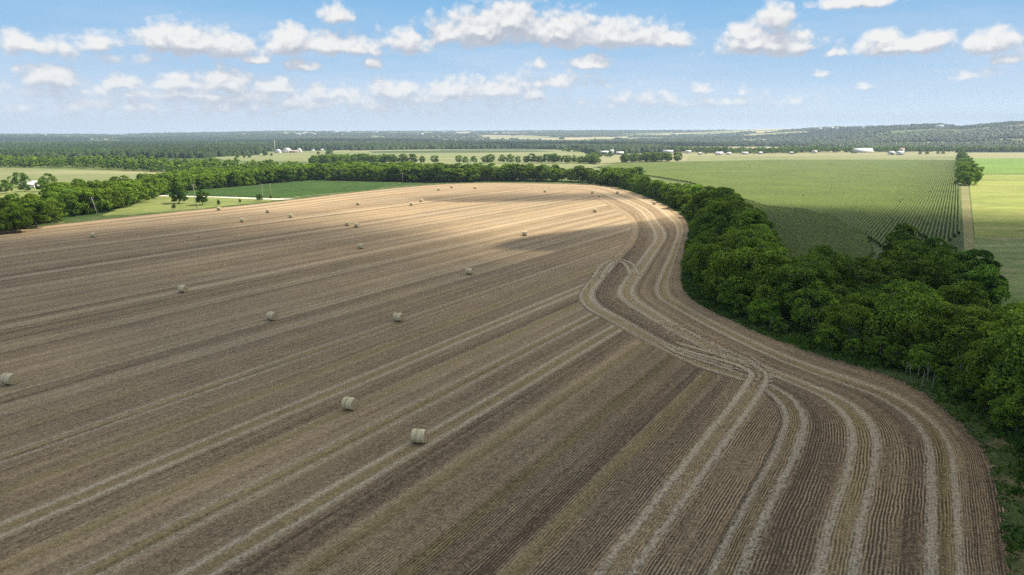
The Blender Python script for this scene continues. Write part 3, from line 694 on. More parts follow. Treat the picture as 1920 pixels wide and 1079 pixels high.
def tree(x, y, h, label, group, col, near=True, rs=None, zb=0.0, protos=None):
    pr = protos or (NEARP if near else MIDP); cm, tm, _ = pr[r.integers(len(pr))]
    e = bpy.data.objects.new('broadleaf_tree', None); COL.objects.link(e); e.empty_display_size = 1
    e.location = (x, y, zb); e.rotation_euler = (0, 0, r.uniform(0, 6.28)); s = h / 12.5; sx = s * r.uniform(.86, 1.32); e.scale = (sx, sx, s)
    e['label'] = label; e['category'] = 'tree'; e['group'] = group
    link('trunk', tm, e); c = link('crown', cm, e); c.color = (*col, 1)
    return e
for key, L in segs.items():
    L.sort(key=lambda q: q[0])
    for i, (_, p) in enumerate(L):
        x, y, h, kd, de, dist, _u = p
        wrd = 'tree along the' if kd in ('belt', 'hedge') else 'tree from left in the'
        b = r.uniform(.72, 1.22); yl = r.uniform(-.04, .11); base = TINTS[kd]
        if kd == 'clump' and r.random() < .3: b *= 1.15; yl = -.05
        if kd == 'wood': b *= .84
        col = (base[0] * b * (1 + yl), base[1] * b, base[2] * b * (1 - yl))
        tree(x, y, h, f"{ORD[min(i, 29)]} {wrd} {key}", GRP[kd], col, near=dist < 330)
merged('woodland', [(p[0], p[1], 0, p[2], r.uniform(-.12, .12)) for p in massed], [(q[2][0], q[2][1]) for q in MIDP], M_LEAF, 4)
merged('woodland', [(x, y, 0, r.uniform(8, 12), r.uniform(-.15, .12)) for x, y in w2], FARP, M_LEAF, 5)
# treelines around the farms, about a kilometre away
def line_spots(pts, sp, width, hh, seed, z=0.0):
    rr = np.random.default_rng(seed); C, s = resample(GP(pts), sp); out = []
    for x, y in C:
        for _ in range(max(1, int(width / sp))):
            out.append((x + rr.normal() * sp * .4, y + rr.uniform(0, width), z, rr.uniform(*hh), rr.uniform(-.2, .1)))
    return out
sp_ = line_spots([(1175,287.0),(1240,285.5),(1300,286.5),(1360,288.0)], 10, 60, (7, 13), 1) + line_spots([(1330,287.5),(1420,288.5),(1475,287.5),(1530,286.5),(1640,286.0),(1760,285.5),(1800,286)], 9, 45, (7, 13), 2)
sp_ += line_spots([(1815,285),(1870,286),(1960,285.5),(2300,284)], 9, 60, (9, 13), 3) + line_spots([(1480,288.5),(1500,289)], 7, 12, (8, 10), 4)
sp_ += line_spots([(1060,285.5),(1110,285.5),(1150,284)], 10, 30, (6, 9), 5) + line_spots([(1110,298),(1128,295),(1150,295.5)], 8, 18, (5, 9), 6)
sp_ += line_spots([(1080,306),(1118,306.5)], 7, 30, (6, 10), 7)
sp_ += line_spots([(1322,289.6),(1332,289.8)], 7, 10, (5, 8), 8) + line_spots([(1378,289.5),(1388,289.6)], 7, 12, (7, 10), 9) + line_spots([(1408,289.3),(1417,289.4)], 7, 10, (6, 9), 10) + line_spots([(1436,289),(1452,289)], 8, 10, (5, 8), 11)
merged('woodland', sp_, FARP, M_LEAF, 6)
# far woodland over the river bottoms and hills
r2 = np.random.default_rng(12); pts = []
def crown_low(rr):
    ring0 = [(math.cos(a), math.sin(a), 0.0) for a in np.arange(6) * 1.0472]; ring1 = [(.72 * math.cos(a + .5), .72 * math.sin(a + .5), .74) for a in np.arange(6) * 1.0472]
    V = np.array(ring0 + ring1 + [(0, 0, 1.0)]); 
    Fs = []
    for j in range(6):
        k = (j + 1) % 6; Fs += [(j, k, 6 + j), (k, 6 + k, 6 + j), (6 + j, 6 + k, 12)]
    return V, np.array(Fs)
BV, BF = crown_low(None)
rs_, ts_ = [], []
rad_c = 1180.0
while rad_c < 8600:
    s = max(6.5, rad_c / 230); nth = int(math.radians(84) * rad_c / s); a = (np.arange(nth) + r2.random(nth)) / nth * math.radians(84) - math.radians(42)
    rs_.append(rad_c + r2.normal(size=nth) * s * .6); ts_.append(a); rad_c += s * .95
rs_ = np.concatenate(rs_); ts_ = np.concatenate(ts_); fx = rs_ * np.sin(ts_); fy = rs_ * np.cos(ts_)
w_ = woods(fx, fy); ok = w_ + r2.normal(size=len(w_)) * .02 > .515
# the open farmland patches stay open; river-side woods close the far end of the fields
FARM = [(470,298),(490,284.2),(620,281.8),(660,281.5),(660,298)]
for poly in (FARM, [(380,296),(640,283),(960,278.5),(1080,281.5),(1110,290),(1165,292),(1165,308),(380,308)], [(1100,310),(1120,289),(1300,284.3),(1800,283),(1812,284.5),(2500,284),(2500,320),(1100,320)]):
    ok &= ~inside(fx, fy, GP(poly))
ang = np.degrees(ts_)
near_wood = ~inside(fx, fy, GP(FARM)) & (rs_ < np.interp(ang, [-42, -20, -12, 0, 8, 14, 20, 42], [2600, 2400, 2500, 2500, 2300, 1500, 1300, 1400])) & ~inside(fx, fy, GP([(380,296),(640,283),(960,278.5),(1080,281.5),(1165,290),(1165,308),(380,308)])) & ~inside(fx, fy, GP([(1100,310),(1120,289),(1300,284.3),(1800,283),(1812,284.5),(2500,284),(2500,320),(1100,320)]))
ok |= near_wood & (r2.random(len(rs_)) < .93)
fx, fy, rs_ = fx[ok], fy[ok], rs_[ok]; fz = terrain(fx, fy)
n = len(fx); sz = np.maximum(5.0, rs_ / 230 * .72) * r2.uniform(.55, 1.6, n); hh = r2.uniform(6.5, 12.5, n) * np.interp(rs_, [1000, 8000], [1, 1.25])
ro = r2.uniform(0, 6.28, n); J = 1 + r2.normal(size=(n, 13, 3)) * .13
VV_ = BV[None] * J; ca, sa = np.cos(ro)[:, None], np.sin(ro)[:, None]
Xf = (VV_[..., 0] * ca - VV_[..., 1] * sa) * sz[:, None] + fx[:, None]; Yf = (VV_[..., 0] * sa + VV_[..., 1] * ca) * sz[:, None] + fy[:, None]; Zf = VV_[..., 2] * hh[:, None] + fz[:, None] - .5
Ff = (BF[None] + (np.arange(n) * 13)[:, None, None]).reshape(-1, 3)
ti = np.clip(.45 + 1.5 * (fbm(fx / 260, fy / 130, 4, 8) - .5) + r2.normal(size=n) * .16, 0, 1)  # broad tint patches also stand in for cloud shade and haze
link('distant_woodland', mesh('distant_woodland', np.column_stack([Xf.ravel(), Yf.ravel(), Zf.ravel()]), Ff, M_DIST, False, {'tint': np.repeat(ti, 13)}), kind='stuff')

# ------------------------------------------------------------------ lone trees on the lawn and in the far fields
LONE = [(336,382,9.6,'largest lone round tree on the lawn by the drive'), (380,385,7.6,'smaller lone round tree on the lawn beside the drive'), (487,377,3.6,'low dark bush at the foot of the drive pole'),
        (414,393-8,0,''), ]
for u, v, h, lb in LONE[:3]:
    x, y = G(u, v); tree(x, y, h, lb, 'lone trees on the lawn', (.55, .62, .7), near=True)
for u, v, h, lb in [(410,385.5,3.0,'slim dark sapling standing on the lawn above a field-edge bale'), (450,381,2.2,'small round sapling alone on the lawn strip'), (326,393,2.6,'tiny dark sapling left on the lawn near the verge'), (508,374,2.2,'small dark shrub right of the drive pole')]:
    x, y = G(u, v); e = tree(x, y, h, lb, 'saplings on the lawn', (.5, .55, .6), near=True); e.name = 'sapling'; e.scale = (e.scale[0] * .62, e.scale[0] * .62, e.scale[2])
for i, (u, v, h, lb) in enumerate([(497,293.5,11,'big round tree in the pale field left of the white farm'), (618,290,10,'dark round tree alone in the pale field right of the white farm'), (597,290.5,6,'small round tree left of the lone dark tree in the pale field'),
        (612,290.2,4,'bush between two round trees in the pale field'), (445,296.5,6,'leftmost round bush in the pale field'), (458,296.5,5,'second round bush from the left in the pale field'), (468,296,6,'third round bush from the left in the pale field'),
        (509,293,5,'bush right beside the big round tree in the pale field'), (1598,288.5,6,'small tree before the long white-roofed farmhouse'), (1605,288.3,5,'small tree just right of another before the long farmhouse'),
        (1725,290,6,'round bush right of the two-storey white house'), (1738,290,6,'second round bush right of the two-storey white house'), (1758,289.5,5,'third round bush right of the two-storey white house'), (1768,289.5,6,'fourth round bush right of the two-storey white house'), (1818,270,16,'tall dark tree at the head of the hedgerow'),
        (1195,339,10.5,'pale leafy tree poking above the belt into the cornfield')]):
    x, y = G(u, v); tree(x, y, h, lb, 'scattered field trees', (.6, .7, .75), near=False)

for i, (u, v, h, lb) in enumerate([(12,364,8.5,'round tree at the left frame edge beside the white house'), (38,351,10,'dark spreading tree just left of the white house'), (47,360,6.5,'low pale tree in front of the white house'), (80,360,8,'broad tree right of the white house, joining the wood'), (92,352,9.5,'tall tree behind the wood right of the white house')]):
    x, y = G(u, v); tree(x, y, h, lb, 'trees around the white house', (.85, .9, .8), near=False)
# shrubs that close the foot of the belt
rb = np.random.default_rng(41); fr = offcurve(EDGE, np.interp(np.arange(len(EDGE)) / NSP, [0, 3, 6, 10, 21, 30], [7.0, 6.6, 5.6, 4.4, 3.6, 3.6]))
PH = ['by the lower right corner', 'near the corner', 'by the bare stems', 'between corner and pinched bend', 'at the pinched bend', 'past the pinched bend', 'on the far curve']
last = {}
for st_ in np.r_[np.arange(2.2, 20.5, .42)]:
    if rb.random() < .22: continue
    x, y = fr[int(st_ * NSP)] + rb.normal(size=2) * .7; sg = int(np.searchsorted([4.5, 6.5, 8, 11, 14, 17], st_)); k = last.get(sg, 0); last[sg] = k + 1
    b_ = rb.uniform(.7, 1.25); h = rb.uniform(2.6, 5.2)
    e = tree(x, y, h, f'{ORD[k]} low shrub along the belt foot {PH[sg]}', 'low shrubs along the foot of the belt', (b_ * .95, b_, b_ * .9), near=st_ < 18); e.name = 'shrub'; e['category'] = 'shrub'
    e.scale = (h / 12.5 * 1.15, h / 12.5 * 1.15, h / 12.5)

# ------------------------------------------------------------------ round bales
m, nt, t = newmat('net_wrap'); oc = nd(nt, 'TexCoord').outputs['Object']
st_ = t.noise(t.v('MULTIPLY', oc, (5.5, .5, .5)), 1.0, 3.0, .6); sm = t.noise(oc, 5.0, 4.0, .7)
finish(nt, t.mix(t.m('ADD', t.m('MULTIPLY', t.step(st_, .3, .7), .65), t.m('MULTIPLY', sm, .5), clamp=True), (.28, .235, .12), (.70, .61, .39)), bump=sm, dist=.03, rough=.7); M_WRAP = m
m, nt, t = newmat('bale_straw'); oc = nd(nt, 'TexCoord').outputs['Object']
rr_ = t.v('LENGTH', t.v('MULTIPLY', oc, (0, 1, 1))); ring = t.noise(nd(nt, 'CombineXYZ', {0: t.m('MULTIPLY', rr_, 14.0), 1: 0.0, 2: 0.0}).outputs[0], 1.0, 2.0)
sm = t.noise(oc, 9.0, 4.0, .75)
finish(nt, t.mix(t.m('ADD', t.m('MULTIPLY', ring, .6), t.m('MULTIPLY', sm, .5), clamp=True), (.20, .15, .08), (.62, .49, .29)), bump=sm, dist=.05); M_STRAW = m
def bale_meshes(seed):
    rg = np.random.default_rng(seed); Wd, Rd = 1.5, .80; k = 40; b = MB(); xs = [-.5, -.46, -.3, -.1, .1, .3, .46, .5]; V = []
    def rad_(x, a): return Rd * (1 - .018 * (abs(x) > .45)) * (1 + .008 * math.sin(x * 37 + a * 3 + seed)) * (1 - .06 * max(0, -math.sin(a)) ** 2)
    for x in xs:
        for j in range(k): a = 2 * math.pi * j / k; q = rad_(x, a); V.append((x * Wd, q * math.cos(a) * 1.02, q * math.sin(a)))
    b.add(V, [(i * k + j, i * k + (j + 1) % k, (i + 1) * k + (j + 1) % k, (i + 1) * k + j) for i in range(len(xs) - 1) for j in range(k)])
    wrap = b.me('net_wrap', M_WRAP, True); out = [wrap]
    for sgn in (-1, 1):
        c = MB()
        V = []; rg2 = [.94, .8, .6, .4, .2]
        for i, f in enumerate([.985] + rg2):
            for j in range(k):
                a = 2 * math.pi * j / k; bul = Wd * .5 + (.0 if i == 0 else .05 * (1 - f) + rg.uniform(-.018, .022)); q = rad_(.5, a) * f
                V.append((sgn * bul, q * math.cos(a) * 1.02, q * math.sin(a)))
        V.append((sgn * Wd * .515, 0, 0)); n_ = len(V) - 1
        Fs = [(i * k + j, i * k + (j + 1) % k, (i + 1) * k + (j + 1) % k, (i + 1) * k + j) for i in range(5) for j in range(k)] + [(5 * k + j, 5 * k + (j + 1) % k, n_) for j in range(k)]
        if sgn < 0: Fs = [f[::-1] for f in Fs]
        c.add(V, Fs); out.append(c.me('straw_end', M_STRAW, False))
    return out
BM = [bale_meshes(i) for i in range(4)]
BALES = [(18,711,-19,'cut close by the left frame edge, alone in the open stubble'), (656,757,-23,'middle one of the three nearest, pale wrap and open straw face'), (786,818,-13,'nearest the camera, sitting on a pale double track'),
 (510,593,-21,'left of the pair level with each other mid-field'), (747,595,-19,'right of the pair level with each other mid-field'), (343,542,-17,'alone in the left middle of the stubble'), (880,509,-14,'right of centre beside a pale track'),
 (677,462,-15,'just below the close pair in mid-field'), (984,438,-17,'alone right of centre in cloud shade'), (652,420,-17,'left one of the two standing close together'), (669,422.5,-17,'right one of the two standing close together'),
 (546,405,-17,'right of two small ones left of the close pair'), (503,396,-17,'small, nearly level with its right neighbour, below the drive'), (455,413,-17,'small, left of the two below the drive'), (411,391.5,-17,'at the field edge beneath the lawn saplings'),
 (176,441,-17,'small, alone near the field\'s far left edge'), (672,382,-17,'alone on the sunlit band below the crop field'), (772,383,-17,'lower left of the tilted far pair'), (790,376,-17,'upper right of the tilted far pair'),
 (823,355,-17,'leftmost of three along the far woodland edge'), (847,350.5,-17,'middle of three along the far woodland edge'), (891,352,-17,'rightmost of three along the far woodland edge'), (1022,358.5,-17,'far, alone between woodland trio and headland cluster'),
 (1111,360.5,-17,'left one of the small cluster at the far headland'), (1124,367.5,-17,'lower one of the small cluster at the far headland'), (1158,361,-17,'touching the far start of the curved headland tracks'), (1116,395,-17,'small, inside the sunlit patch near the headland'),
 (1227,381,-17,'tucked between the headland tracks and the tree belt')]
BALES.append((1225.5, 381, -17, '')); BALES.pop()
r = np.random.default_rng(4)
for i, (u, v, a, lb) in enumerate(BALES):
    x, y = G(u, v, .80); e = bpy.data.objects.new('round_bale', None); COL.objects.link(e); e.location = (x, y, .80)
    e.rotation_euler = (0, 0, R_(a + r.uniform(-5, 5))); bm_ = BM[i % 4]
    e['label'] = 'round straw bale, ' + lb; e['category'] = 'hay bale'; e['group'] = 'round bales scattered over the stubble'
    for nme, me_ in zip(('net_wrap', 'straw_end', 'straw_end'), bm_):
        link(nme, me_, e)
x, y = G(373, 445)
b = MB(); 
for q in range(14):
    a = r.uniform(0, 6.28); b.tube([(0, 0, 0), (.35 * math.cos(a), .35 * math.sin(a), .25), (.75 * math.cos(a), .75 * math.sin(a), r.uniform(.15, .6))], [.09, .12, .02], 5)
link('straw_clump', b.me('straw_clump', M_STRAW), None, (x, y, .02), label='small dark straw clump alone on the stubble', cat='straw clump')

# ------------------------------------------------------------------ poles and wires
m, nt, t = newmat('pole_wood'); finish(nt, t.mix(t.noise(nd(nt, 'TexCoord').outputs['Object'], 3.0, 3.0), (.20, .17, .14), (.42, .39, .35))); M_POLE = m
m, nt, t = newmat('dark_wire'); finish(nt, (.05, .05, .05, 1), rough=.6); M_WIRE = m
m, nt, t = newmat('pale_metal'); finish(nt, (.55, .56, .57, 1), rough=.45, spec=.5); M_METAL = m
def pole(u, v, h, lean, label, arm=True, rad0=.17):
    x, y = G(u, v); e = bpy.data.objects.new('utility_pole', None); COL.objects.link(e); e.location = (x, y, 0); e.rotation_euler = (0, R_(lean), 0)
    e['label'] = label; e['category'] = 'utility pole'; e['group'] = 'utility poles by the left verge'
    b = MB(); b.tube([(0, 0, -.2), (0, 0, h * .5), (0, 0, h)], [rad0, rad0 * .85, rad0 * .65], 8); link('post', b.me('post', M_POLE, True), e)
    if arm:
        b = MB(); b.box(-1.0, 1.0, -.06, .06, h - .75, h - .6); b.box(-.25, .25, -.3, .0, h - 1.9, h - 1.1); link('crossarm', b.me('crossarm', M_POLE), e)
        for k in (-.9, .9):
            b = MB(); b.tube([(k, 0, h - .6), (k, 0, h - .3)], .05, 6); link('insulator', b.me('insulator', M_METAL), e)
    k = math.sin(R_(lean)); return Vector((x + h * k, y, h * math.cos(R_(lean)) - .3))
p1 = pole(184, 406, 8.6, -13, 'leaning wooden utility pole against the dark wood at left')
p2 = pole(369, 390, 11.5, -4, 'tall thin utility pole between the two round lawn trees')
p3 = pole(493, 373, 8.2, -1, 'stout pale utility pole at the end of the drive')
p4 = pole(510, 374, 8.6, -4, 'thin utility pole just right of the stout one at the drive', arm=False, rad0=.10)
p5 = pole(755, 344, 7.5, 0, 'far utility pole before the wood where the crop field ends')
x, y = G(58, 352)
p6 = pole(57, 353, 12.0, 0, 'tall bare mast beside the house in the trees', arm=False, rad0=.10)
p0 = Vector((-290, 190, 8))
def wire(a, b_, sag, label):
    m_ = MB(); m_.tube([a.lerp(b_, k / 12) - Vector((0, 0, sag * 4 * (k / 12) * (1 - k / 12))) for k in range(13)], .022, 4)
    link('power_line', m_.me('power_line', M_WIRE), None, label=label, cat='power line', group='power lines along the left verge')
wire(p0, p1, 1.0, 'dark power line running left from the leaning pole'); wire(p1, p2, 1.5, 'dark power line from the leaning pole to the tall thin pole')
wire(p2, p3, 1.2, 'dark power line from the tall thin pole to the drive pole'); wire(p3, p5, 1.5, 'dark power line from the drive pole to the far pole')
# pale stems in the weeds under the belt
STEMS = [(1697,703,2.0,5),(1706,714,2.6,-6),(1719,712,2.2,4),(1725,731,2.8,7),(1737,723,3.4,-2),(1746,736,2.8,3),(1805,728,5.0,-14),(1443,622,3.0,2),(1459,624,3.4,1),(1474,629,2.2,-3)]
NB = ['leftmost of the row in the weeds', 'second of the row, leaning left', 'third of the row in the weeds', 'fourth of the row, nearest the field', 'tallest of the row in the weeds', 'rightmost of the row in the weeds', 'long and leaning beneath the big trees', 'left of three under the bend trees', 'middle of three under the bend trees', 'right of three under the bend trees']
for (u, v, h, ln), nb in zip(STEMS, NB):
    x, y = G(u, v); b = MB(); b.tube([(0, 0, -.1), (.05 * h * .5, .02, h * .5), (-.04 * h * .3, .05, h)], [.045, .035, .015], 6); b.tube([(.02 * h, 0, h * .6), (.12 * h, .1, h * .85)], [.03, .012], 5)
    o = link('bare_stem', b.me('bare_stem', M_POLE, True), None, (x, y, 0), label='pale bare stem, ' + nb, cat='dead sapling', group='pale bare stems in the weeds'); o.rotation_euler = (0, R_(ln), 0)
# weeds along the foot of the belt
r = np.random.default_rng(31); Vs = []; Ts = []
C = offcurve(EDGE, 0); idx = np.arange(0, 21 * NSP); seg = np.linalg.norm(np.diff(C[:21 * NSP + 1], axis=0), axis=1); pw_ = seg / seg.sum()
nW = 52000; ii = r.choice(idx, nW, p=pw_); f = r.random(nW)[:, None]; B = C[ii] * (1 - f) + C[ii + 1] * f; D = C[ii + 1] - C[ii]; D /= np.linalg.norm(D, axis=1)[:, None]; Nn = np.column_stack([D[:, 1], -D[:, 0]])
wmax = np.interp(ii / NSP, [0, 3, 7, 12, 21], [12, 12, 9, 7, 7]); off = r.random(nW) ** .8 * wmax + .3; q = B + Nn * off[:, None]
cl = fbm(q[:, 0] / 2.2, q[:, 1] / 2.2, 3, 4); kp = (cl > .42 - .10 * (off > 3)) ; q = q[kp]; off = off[kp]; cl = cl[kp]; nW = len(q)
h = (.25 + .9 * np.clip(cl - .4, 0, .4) * 2.2) * r.uniform(.5, 1.4, nW) * np.interp(off, [0, 2.5, 6], [.35, .8, 1.5]); a = r.uniform(0, 6.28, nW); ln = r.normal(size=(nW, 2)) * .28 * h[:, None]; wd_ = np.column_stack([np.cos(a), np.sin(a)]) * (.10 + .14 * r.random(nW))[:, None]
z0 = np.zeros(nW); V = np.stack([np.column_stack([q - wd_, z0 + .02]), np.column_stack([q + wd_, z0 + .02]), np.column_stack([q + wd_ * .8 + ln, h]), np.column_stack([q - wd_ * .8 + ln * 1.2, h * .9])], 1).reshape(-1, 3)
M_WLEAF = leaf_mat('weed_leaf', (.030, .075, .012), (.12, .20, .035), .25)
link('weeds', mesh('weeds', V, np.arange(len(V)).reshape(-1, 4), M_WLEAF, False, {'tint': np.repeat(np.clip(r.normal(size=nW) * .2 + .4, 0, 1), 4)}), kind='stuff')

# ------------------------------------------------------------------ buildings
def flat(name, c, rough=.8, spec=.2):
    m, nt, t = newmat(name); n_ = t.noise(nd(nt, 'TexCoord').outputs['Object'], .8, 4.0, .6)
    finish(nt, t.mix(n_, tuple(k * .82 for k in c), tuple(min(1, k * 1.12) for k in c)), rough=rough, spec=spec); return m
MW = flat('white_wall', (.60, .59, .55)); MCR = flat('cream_wall', (.60, .54, .42)); MRW = flat('white_metal_roof', (.54, .54, .52), .6, .2); MRG = flat('grey_roof', (.42, .42, .42)); MRR = flat('red_roof', (.34, .22, .18)); MDK = flat('dark_panel', (.04, .045, .05), .3, .5); MRT = flat('tan_roof', (.36, .31, .25))
def building(u, v, W_, D_, Hw, Hr, wall, roof, rot, label, group='farm buildings beyond the fields', name='farm_building', pos=None, windows=3, shade_panel=False):
    if pos is None: x, y = G(u, v); z = -.1
    else: x, y, z = pos
    e = bpy.data.objects.new(name, None); COL.objects.link(e); e.location = (x, y, z); e.rotation_euler = (0, 0, R_(rot))
    e['label'] = label; e['category'] = 'barn' if 'barn' in name or 'shed' in name else 'house'; e['group'] = group
    if group.startswith('farm') and W_ < 38: W_ *= .62; D_ *= .8; Hw *= .8; Hr *= .9
    a, c = W_ / 2, D_ / 2; b = MB(); b.box(-a, a, -c, c, -1.5, Hw); b.ends(-a, a, -c, c, Hw, Hw + Hr); link('wall', b.me('wall', wall), e)
    b = MB(); b.gable(-a, a, -c, c, Hw, Hw + Hr, .5); link('roof', b.me('roof', roof), e)
    if shade_panel:
        b = MB(); b.box(-a * .85, a * .6, -c - .05, -c + .02, .1, Hw * .8); link('shade_panel', b.me('shade_panel', MDK), e)  # dark slab on the solid wall, painted shade of an open front
    elif windows:
        b = MB(); b.box(-.6, .6, -c - .06, -c + .02, 0, 2.2); link('door', b.me('door', MDK), e)
        for k in range(windows):
            xx = -a * .75 + (k + .5) * a * 1.5 / windows
            if abs(xx) < 1.4: xx += 2.2
            b = MB(); b.box(xx - .6, xx + .6, -c - .05, -c + .02, 1.1, 2.3); link('window', b.me('window', MDK), e)
    return e
building(52,352.5,7.5,5.5,2.2,1.6,MW,MRG,28,'white house with grey metal roof half hidden in the left trees','houses','house')
building(67,348.5,5,4,2.2,1.2,MW,MRG,-20,'small white shed wing behind the grey-roofed house at left','houses','shed')
building(1617,286.5,38,14,3.2,5.5,MCR,MRW,4,'long low farmhouse with a broad white roof','farm buildings beyond the fields','house',windows=5)
building(1671,290.5,13,12,4.5,3,MW,MRG,0,'grey-roofed white shed left of the two-storey house',name='shed',shade_panel=True)
building(1687,291,15,10,6.2,1.8,MW,MRW,-6,'white lower wing in front of the red-roofed house',name='house')
building(1690,289.5,12,9,10.5,2.6,MW,MRR,-6,'two-storey white house with dull red roof',name='house')
building(1527,288,13,9,4.2,2.8,MW,MRT,8,'small white cottage with tan roof before the treeline',name='house')
building(1458+85-60,289.5,8,7,3.5,2,MCR,MRG,0,'small grey-roofed cabin among dark round trees',name='house')
building(1396,290,17,9,3.4,2.2,MW,MRG,-4,'white house with grey roof right in the roadside hamlet',name='house')
building(1425,289.5,9,8,3.4,2,MW,MRW,12,'rightmost little white house of the roadside hamlet',name='house')
building(1366,290.5,12,8,3.2,2,MW,MRW,6,'middle white house of the roadside hamlet',name='house')
building(1348,291,20,11,3.6,3,MW,MRW,-5,'broad white-roofed house of the roadside hamlet',name='house')
building(1312,290.5,9,8,3,2,MCR,MRG,0,'leftmost low cream house of the roadside hamlet',name='house')
building(1252,286.5,32,12,4.5,1.5,MW,MRW,3,'long flat white shed behind the rounded copse',name='shed',windows=0)
building(1290,288,16,11,6,1.2,MW,MRW,0,'boxy white barn right of the rounded copse',name='barn',windows=0)
building(1133,289.5,22,14,4.8,2.4,MW,MRW,0,'open-fronted white barn at the left of the farmyard',name='barn',shade_panel=True)
building(1147,289.5,9,12,7.5,2.2,MCR,MRW,0,'tall narrow cream barn in the middle of the farmyard',name='barn',windows=0)
building(1162,290.5,20,14,4.2,2.4,MW,MRW,-3,'white-roofed barn at the right of the farmyard',name='barn',shade_panel=True)
building(521,287,13,14,4.5,4,MW,MRW,70,'leftmost white gable of the distant white farm',name='barn',windows=0)
building(538,286.5,25,17,5.5,5.5,MW,MRW,80,'tall bright white barn in the distant white farm',name='barn',windows=0)
building(550,286.5,34,11,4,1.6,MRT,MRT,0,'low brown shed between the white farm barns',name='shed',windows=0)
building(561,286,11,12,5,4.5,MW,MRW,70,'rightmost white gable of the distant white farm',name='barn',windows=0)
building(587,283.5,9,6,2,1.5,MW,MRW,0,'left tiny white shed beyond the pale field',name='shed',windows=0)
building(604,282.5,10,6,2.2,1.8,MW,MRW,0,'right tiny white shed beyond the pale field',name='shed',windows=0)
def hit(u, v):
    """where the line through photo point (u, v) meets the far terrain"""
    s = np.arange(1500, 9000, 8.0); x = (u - 960) / F; y = (539.5 - v) / F
    d = np.array([x, math.cos(PITCH) + y * math.sin(PITCH), -math.sin(PITCH) + y * math.cos(PITCH)])
    X_, Y_, Z_ = d[0] * s, d[1] * s, H + d[2] * s; g_ = terrain(X_, Y_); i = np.nonzero(g_ > Z_ - 3)[0]
    if not len(i): return None
    i = i[0]; return float(X_[i]), float(Y_[i]), float(g_[i]) + 5
r = np.random.default_rng(6); FARH = []
HILL = [(1686,238.5,60,'long white mansion on the crest of the right hill'), (1698,239,34,'white wing right of the hilltop mansion'), (1762,240.5,26,'white house at a gap on the right skyline'), (1537,244,22,'white barn on the slope left of the hilltop mansion'),
        (1617,241,18,'small white house on the ridge left of the mansion'), (565,252.5,60,'largest white block of the far hillside town'), (573,250.5,44,'upper white block of the far hillside town'), (558,254,40,'lower left white block of the far hillside town'),
        (583,252,36,'right white block of the far hillside town'), (590,254,28,'lower right white block of the far hillside town'), (536,253,26,'small white block left of the far hillside town'), (552,251,24,'upper left white block of the far hillside town'), (58,250.5,20,'white water tank shape on the far left skyline')]
for u, v, w_, lb in HILL:
    p = hit(u, v)
    if p: building(0, 0, w_, 14, 7, 3, MW, MRW, r.uniform(-20, 20), lb, 'white buildings on the far hills', 'house', pos=p, windows=0)
NAMES = ['a clear left shoulder', 'the middle distance'] 
k = 0
for (u0, u1, v0, v1, n_, where) in [(10, 130, 254, 258, 9, 'the far left woods'), (410, 520, 251, 256, 6, 'the woods left of the hillside town'), (600, 800, 248.5, 254, 9, 'the hills right of the hillside town'), (800, 960, 248.5, 252, 9, 'the central far hills'), (965, 1010, 246.5, 249, 5, 'the skyline just right of centre'),
                                    (1385, 1440, 262, 267, 6, 'the plain by the transmission towers'), (1540, 1660, 240, 245, 7, 'the ridge left of the hilltop mansion')]:
    us_ = np.sort(r.uniform(u0, u1, n_))
    for i, u in enumerate(us_):
        p = hit(u, r.uniform(v0, v1))
        if p: building(0, 0, r.uniform(12, 30), 10, 4, 2.5, MW if r.random() < .7 else MCR, MRW, r.uniform(-30, 30), f'{ORD[i]} speck-sized pale house from left in {where}', 'tiny pale houses scattered over the far hills', 'house', pos=p, windows=0)
# transmission towers far right of centre, mast by the white farm
for (u, vb, hgt, lb) in [(1371,268,50,'tall pale transmission tower, left of the far pair'), (1403,267,46,'tall pale transmission tower, right of the far pair'), (1295,272,24,'short transmission tower, second from the left on the plain'), (1255,272,26,'short transmission tower leftmost on the plain'), (1432,266,28,'short transmission tower just right of the tall pair'), (1440,266,28,'short transmission tower rightmost on the plain'), (516,286.5,26,'thin mast left of the distant white farm'), (1144,284,12,'thin mast rising behind the farmyard barns')]:
    x, y = G(u, vb); z = float(terrain(np.array([x]), np.array([y]))[0]); e = bpy.data.objects.new('transmission_tower', None); COL.objects.link(e); e.location = (x, y, z - .2); e['label'] = lb; e['category'] = 'tower'; e['group'] = 'far towers and masts'
    b = MB(); w0 = hgt * .035
    for sx in (-1, 1):
        for sy in (-1, 1): b.tube([(sx * w0, sy * w0, 0), (sx * w0 * .3, sy * w0 * .3, hgt)], [hgt * .007, hgt * .004], 4)
    for q in range(9):
        z0, z1 = hgt * q / 9, hgt * (q + 1) / 9; f0, f1 = w0 * (1 - .7 * q / 9), w0 * (1 - .7 * (q + 1) / 9)
        for sy in (-1, 1): b.tube([(-f0, sy * f0, z0), (f1, sy * f1, z1)], hgt * .0035, 4); b.tube([(f0, sy * f0, z0), (-f1, sy * f1, z1)], hgt * .0035, 4)
    link('lattice', b.me('lattice', M_METAL), e)
    if hgt > 20 and u != 516:
        for zz in (.78, .88):
            b = MB(); b.tube([(-hgt * .12, 0, hgt * zz), (0, 0, hgt * (zz + .015)), (hgt * .12, 0, hgt * zz)], hgt * .005, 4); link('crossarm', b.me('crossarm', M_METAL), e)
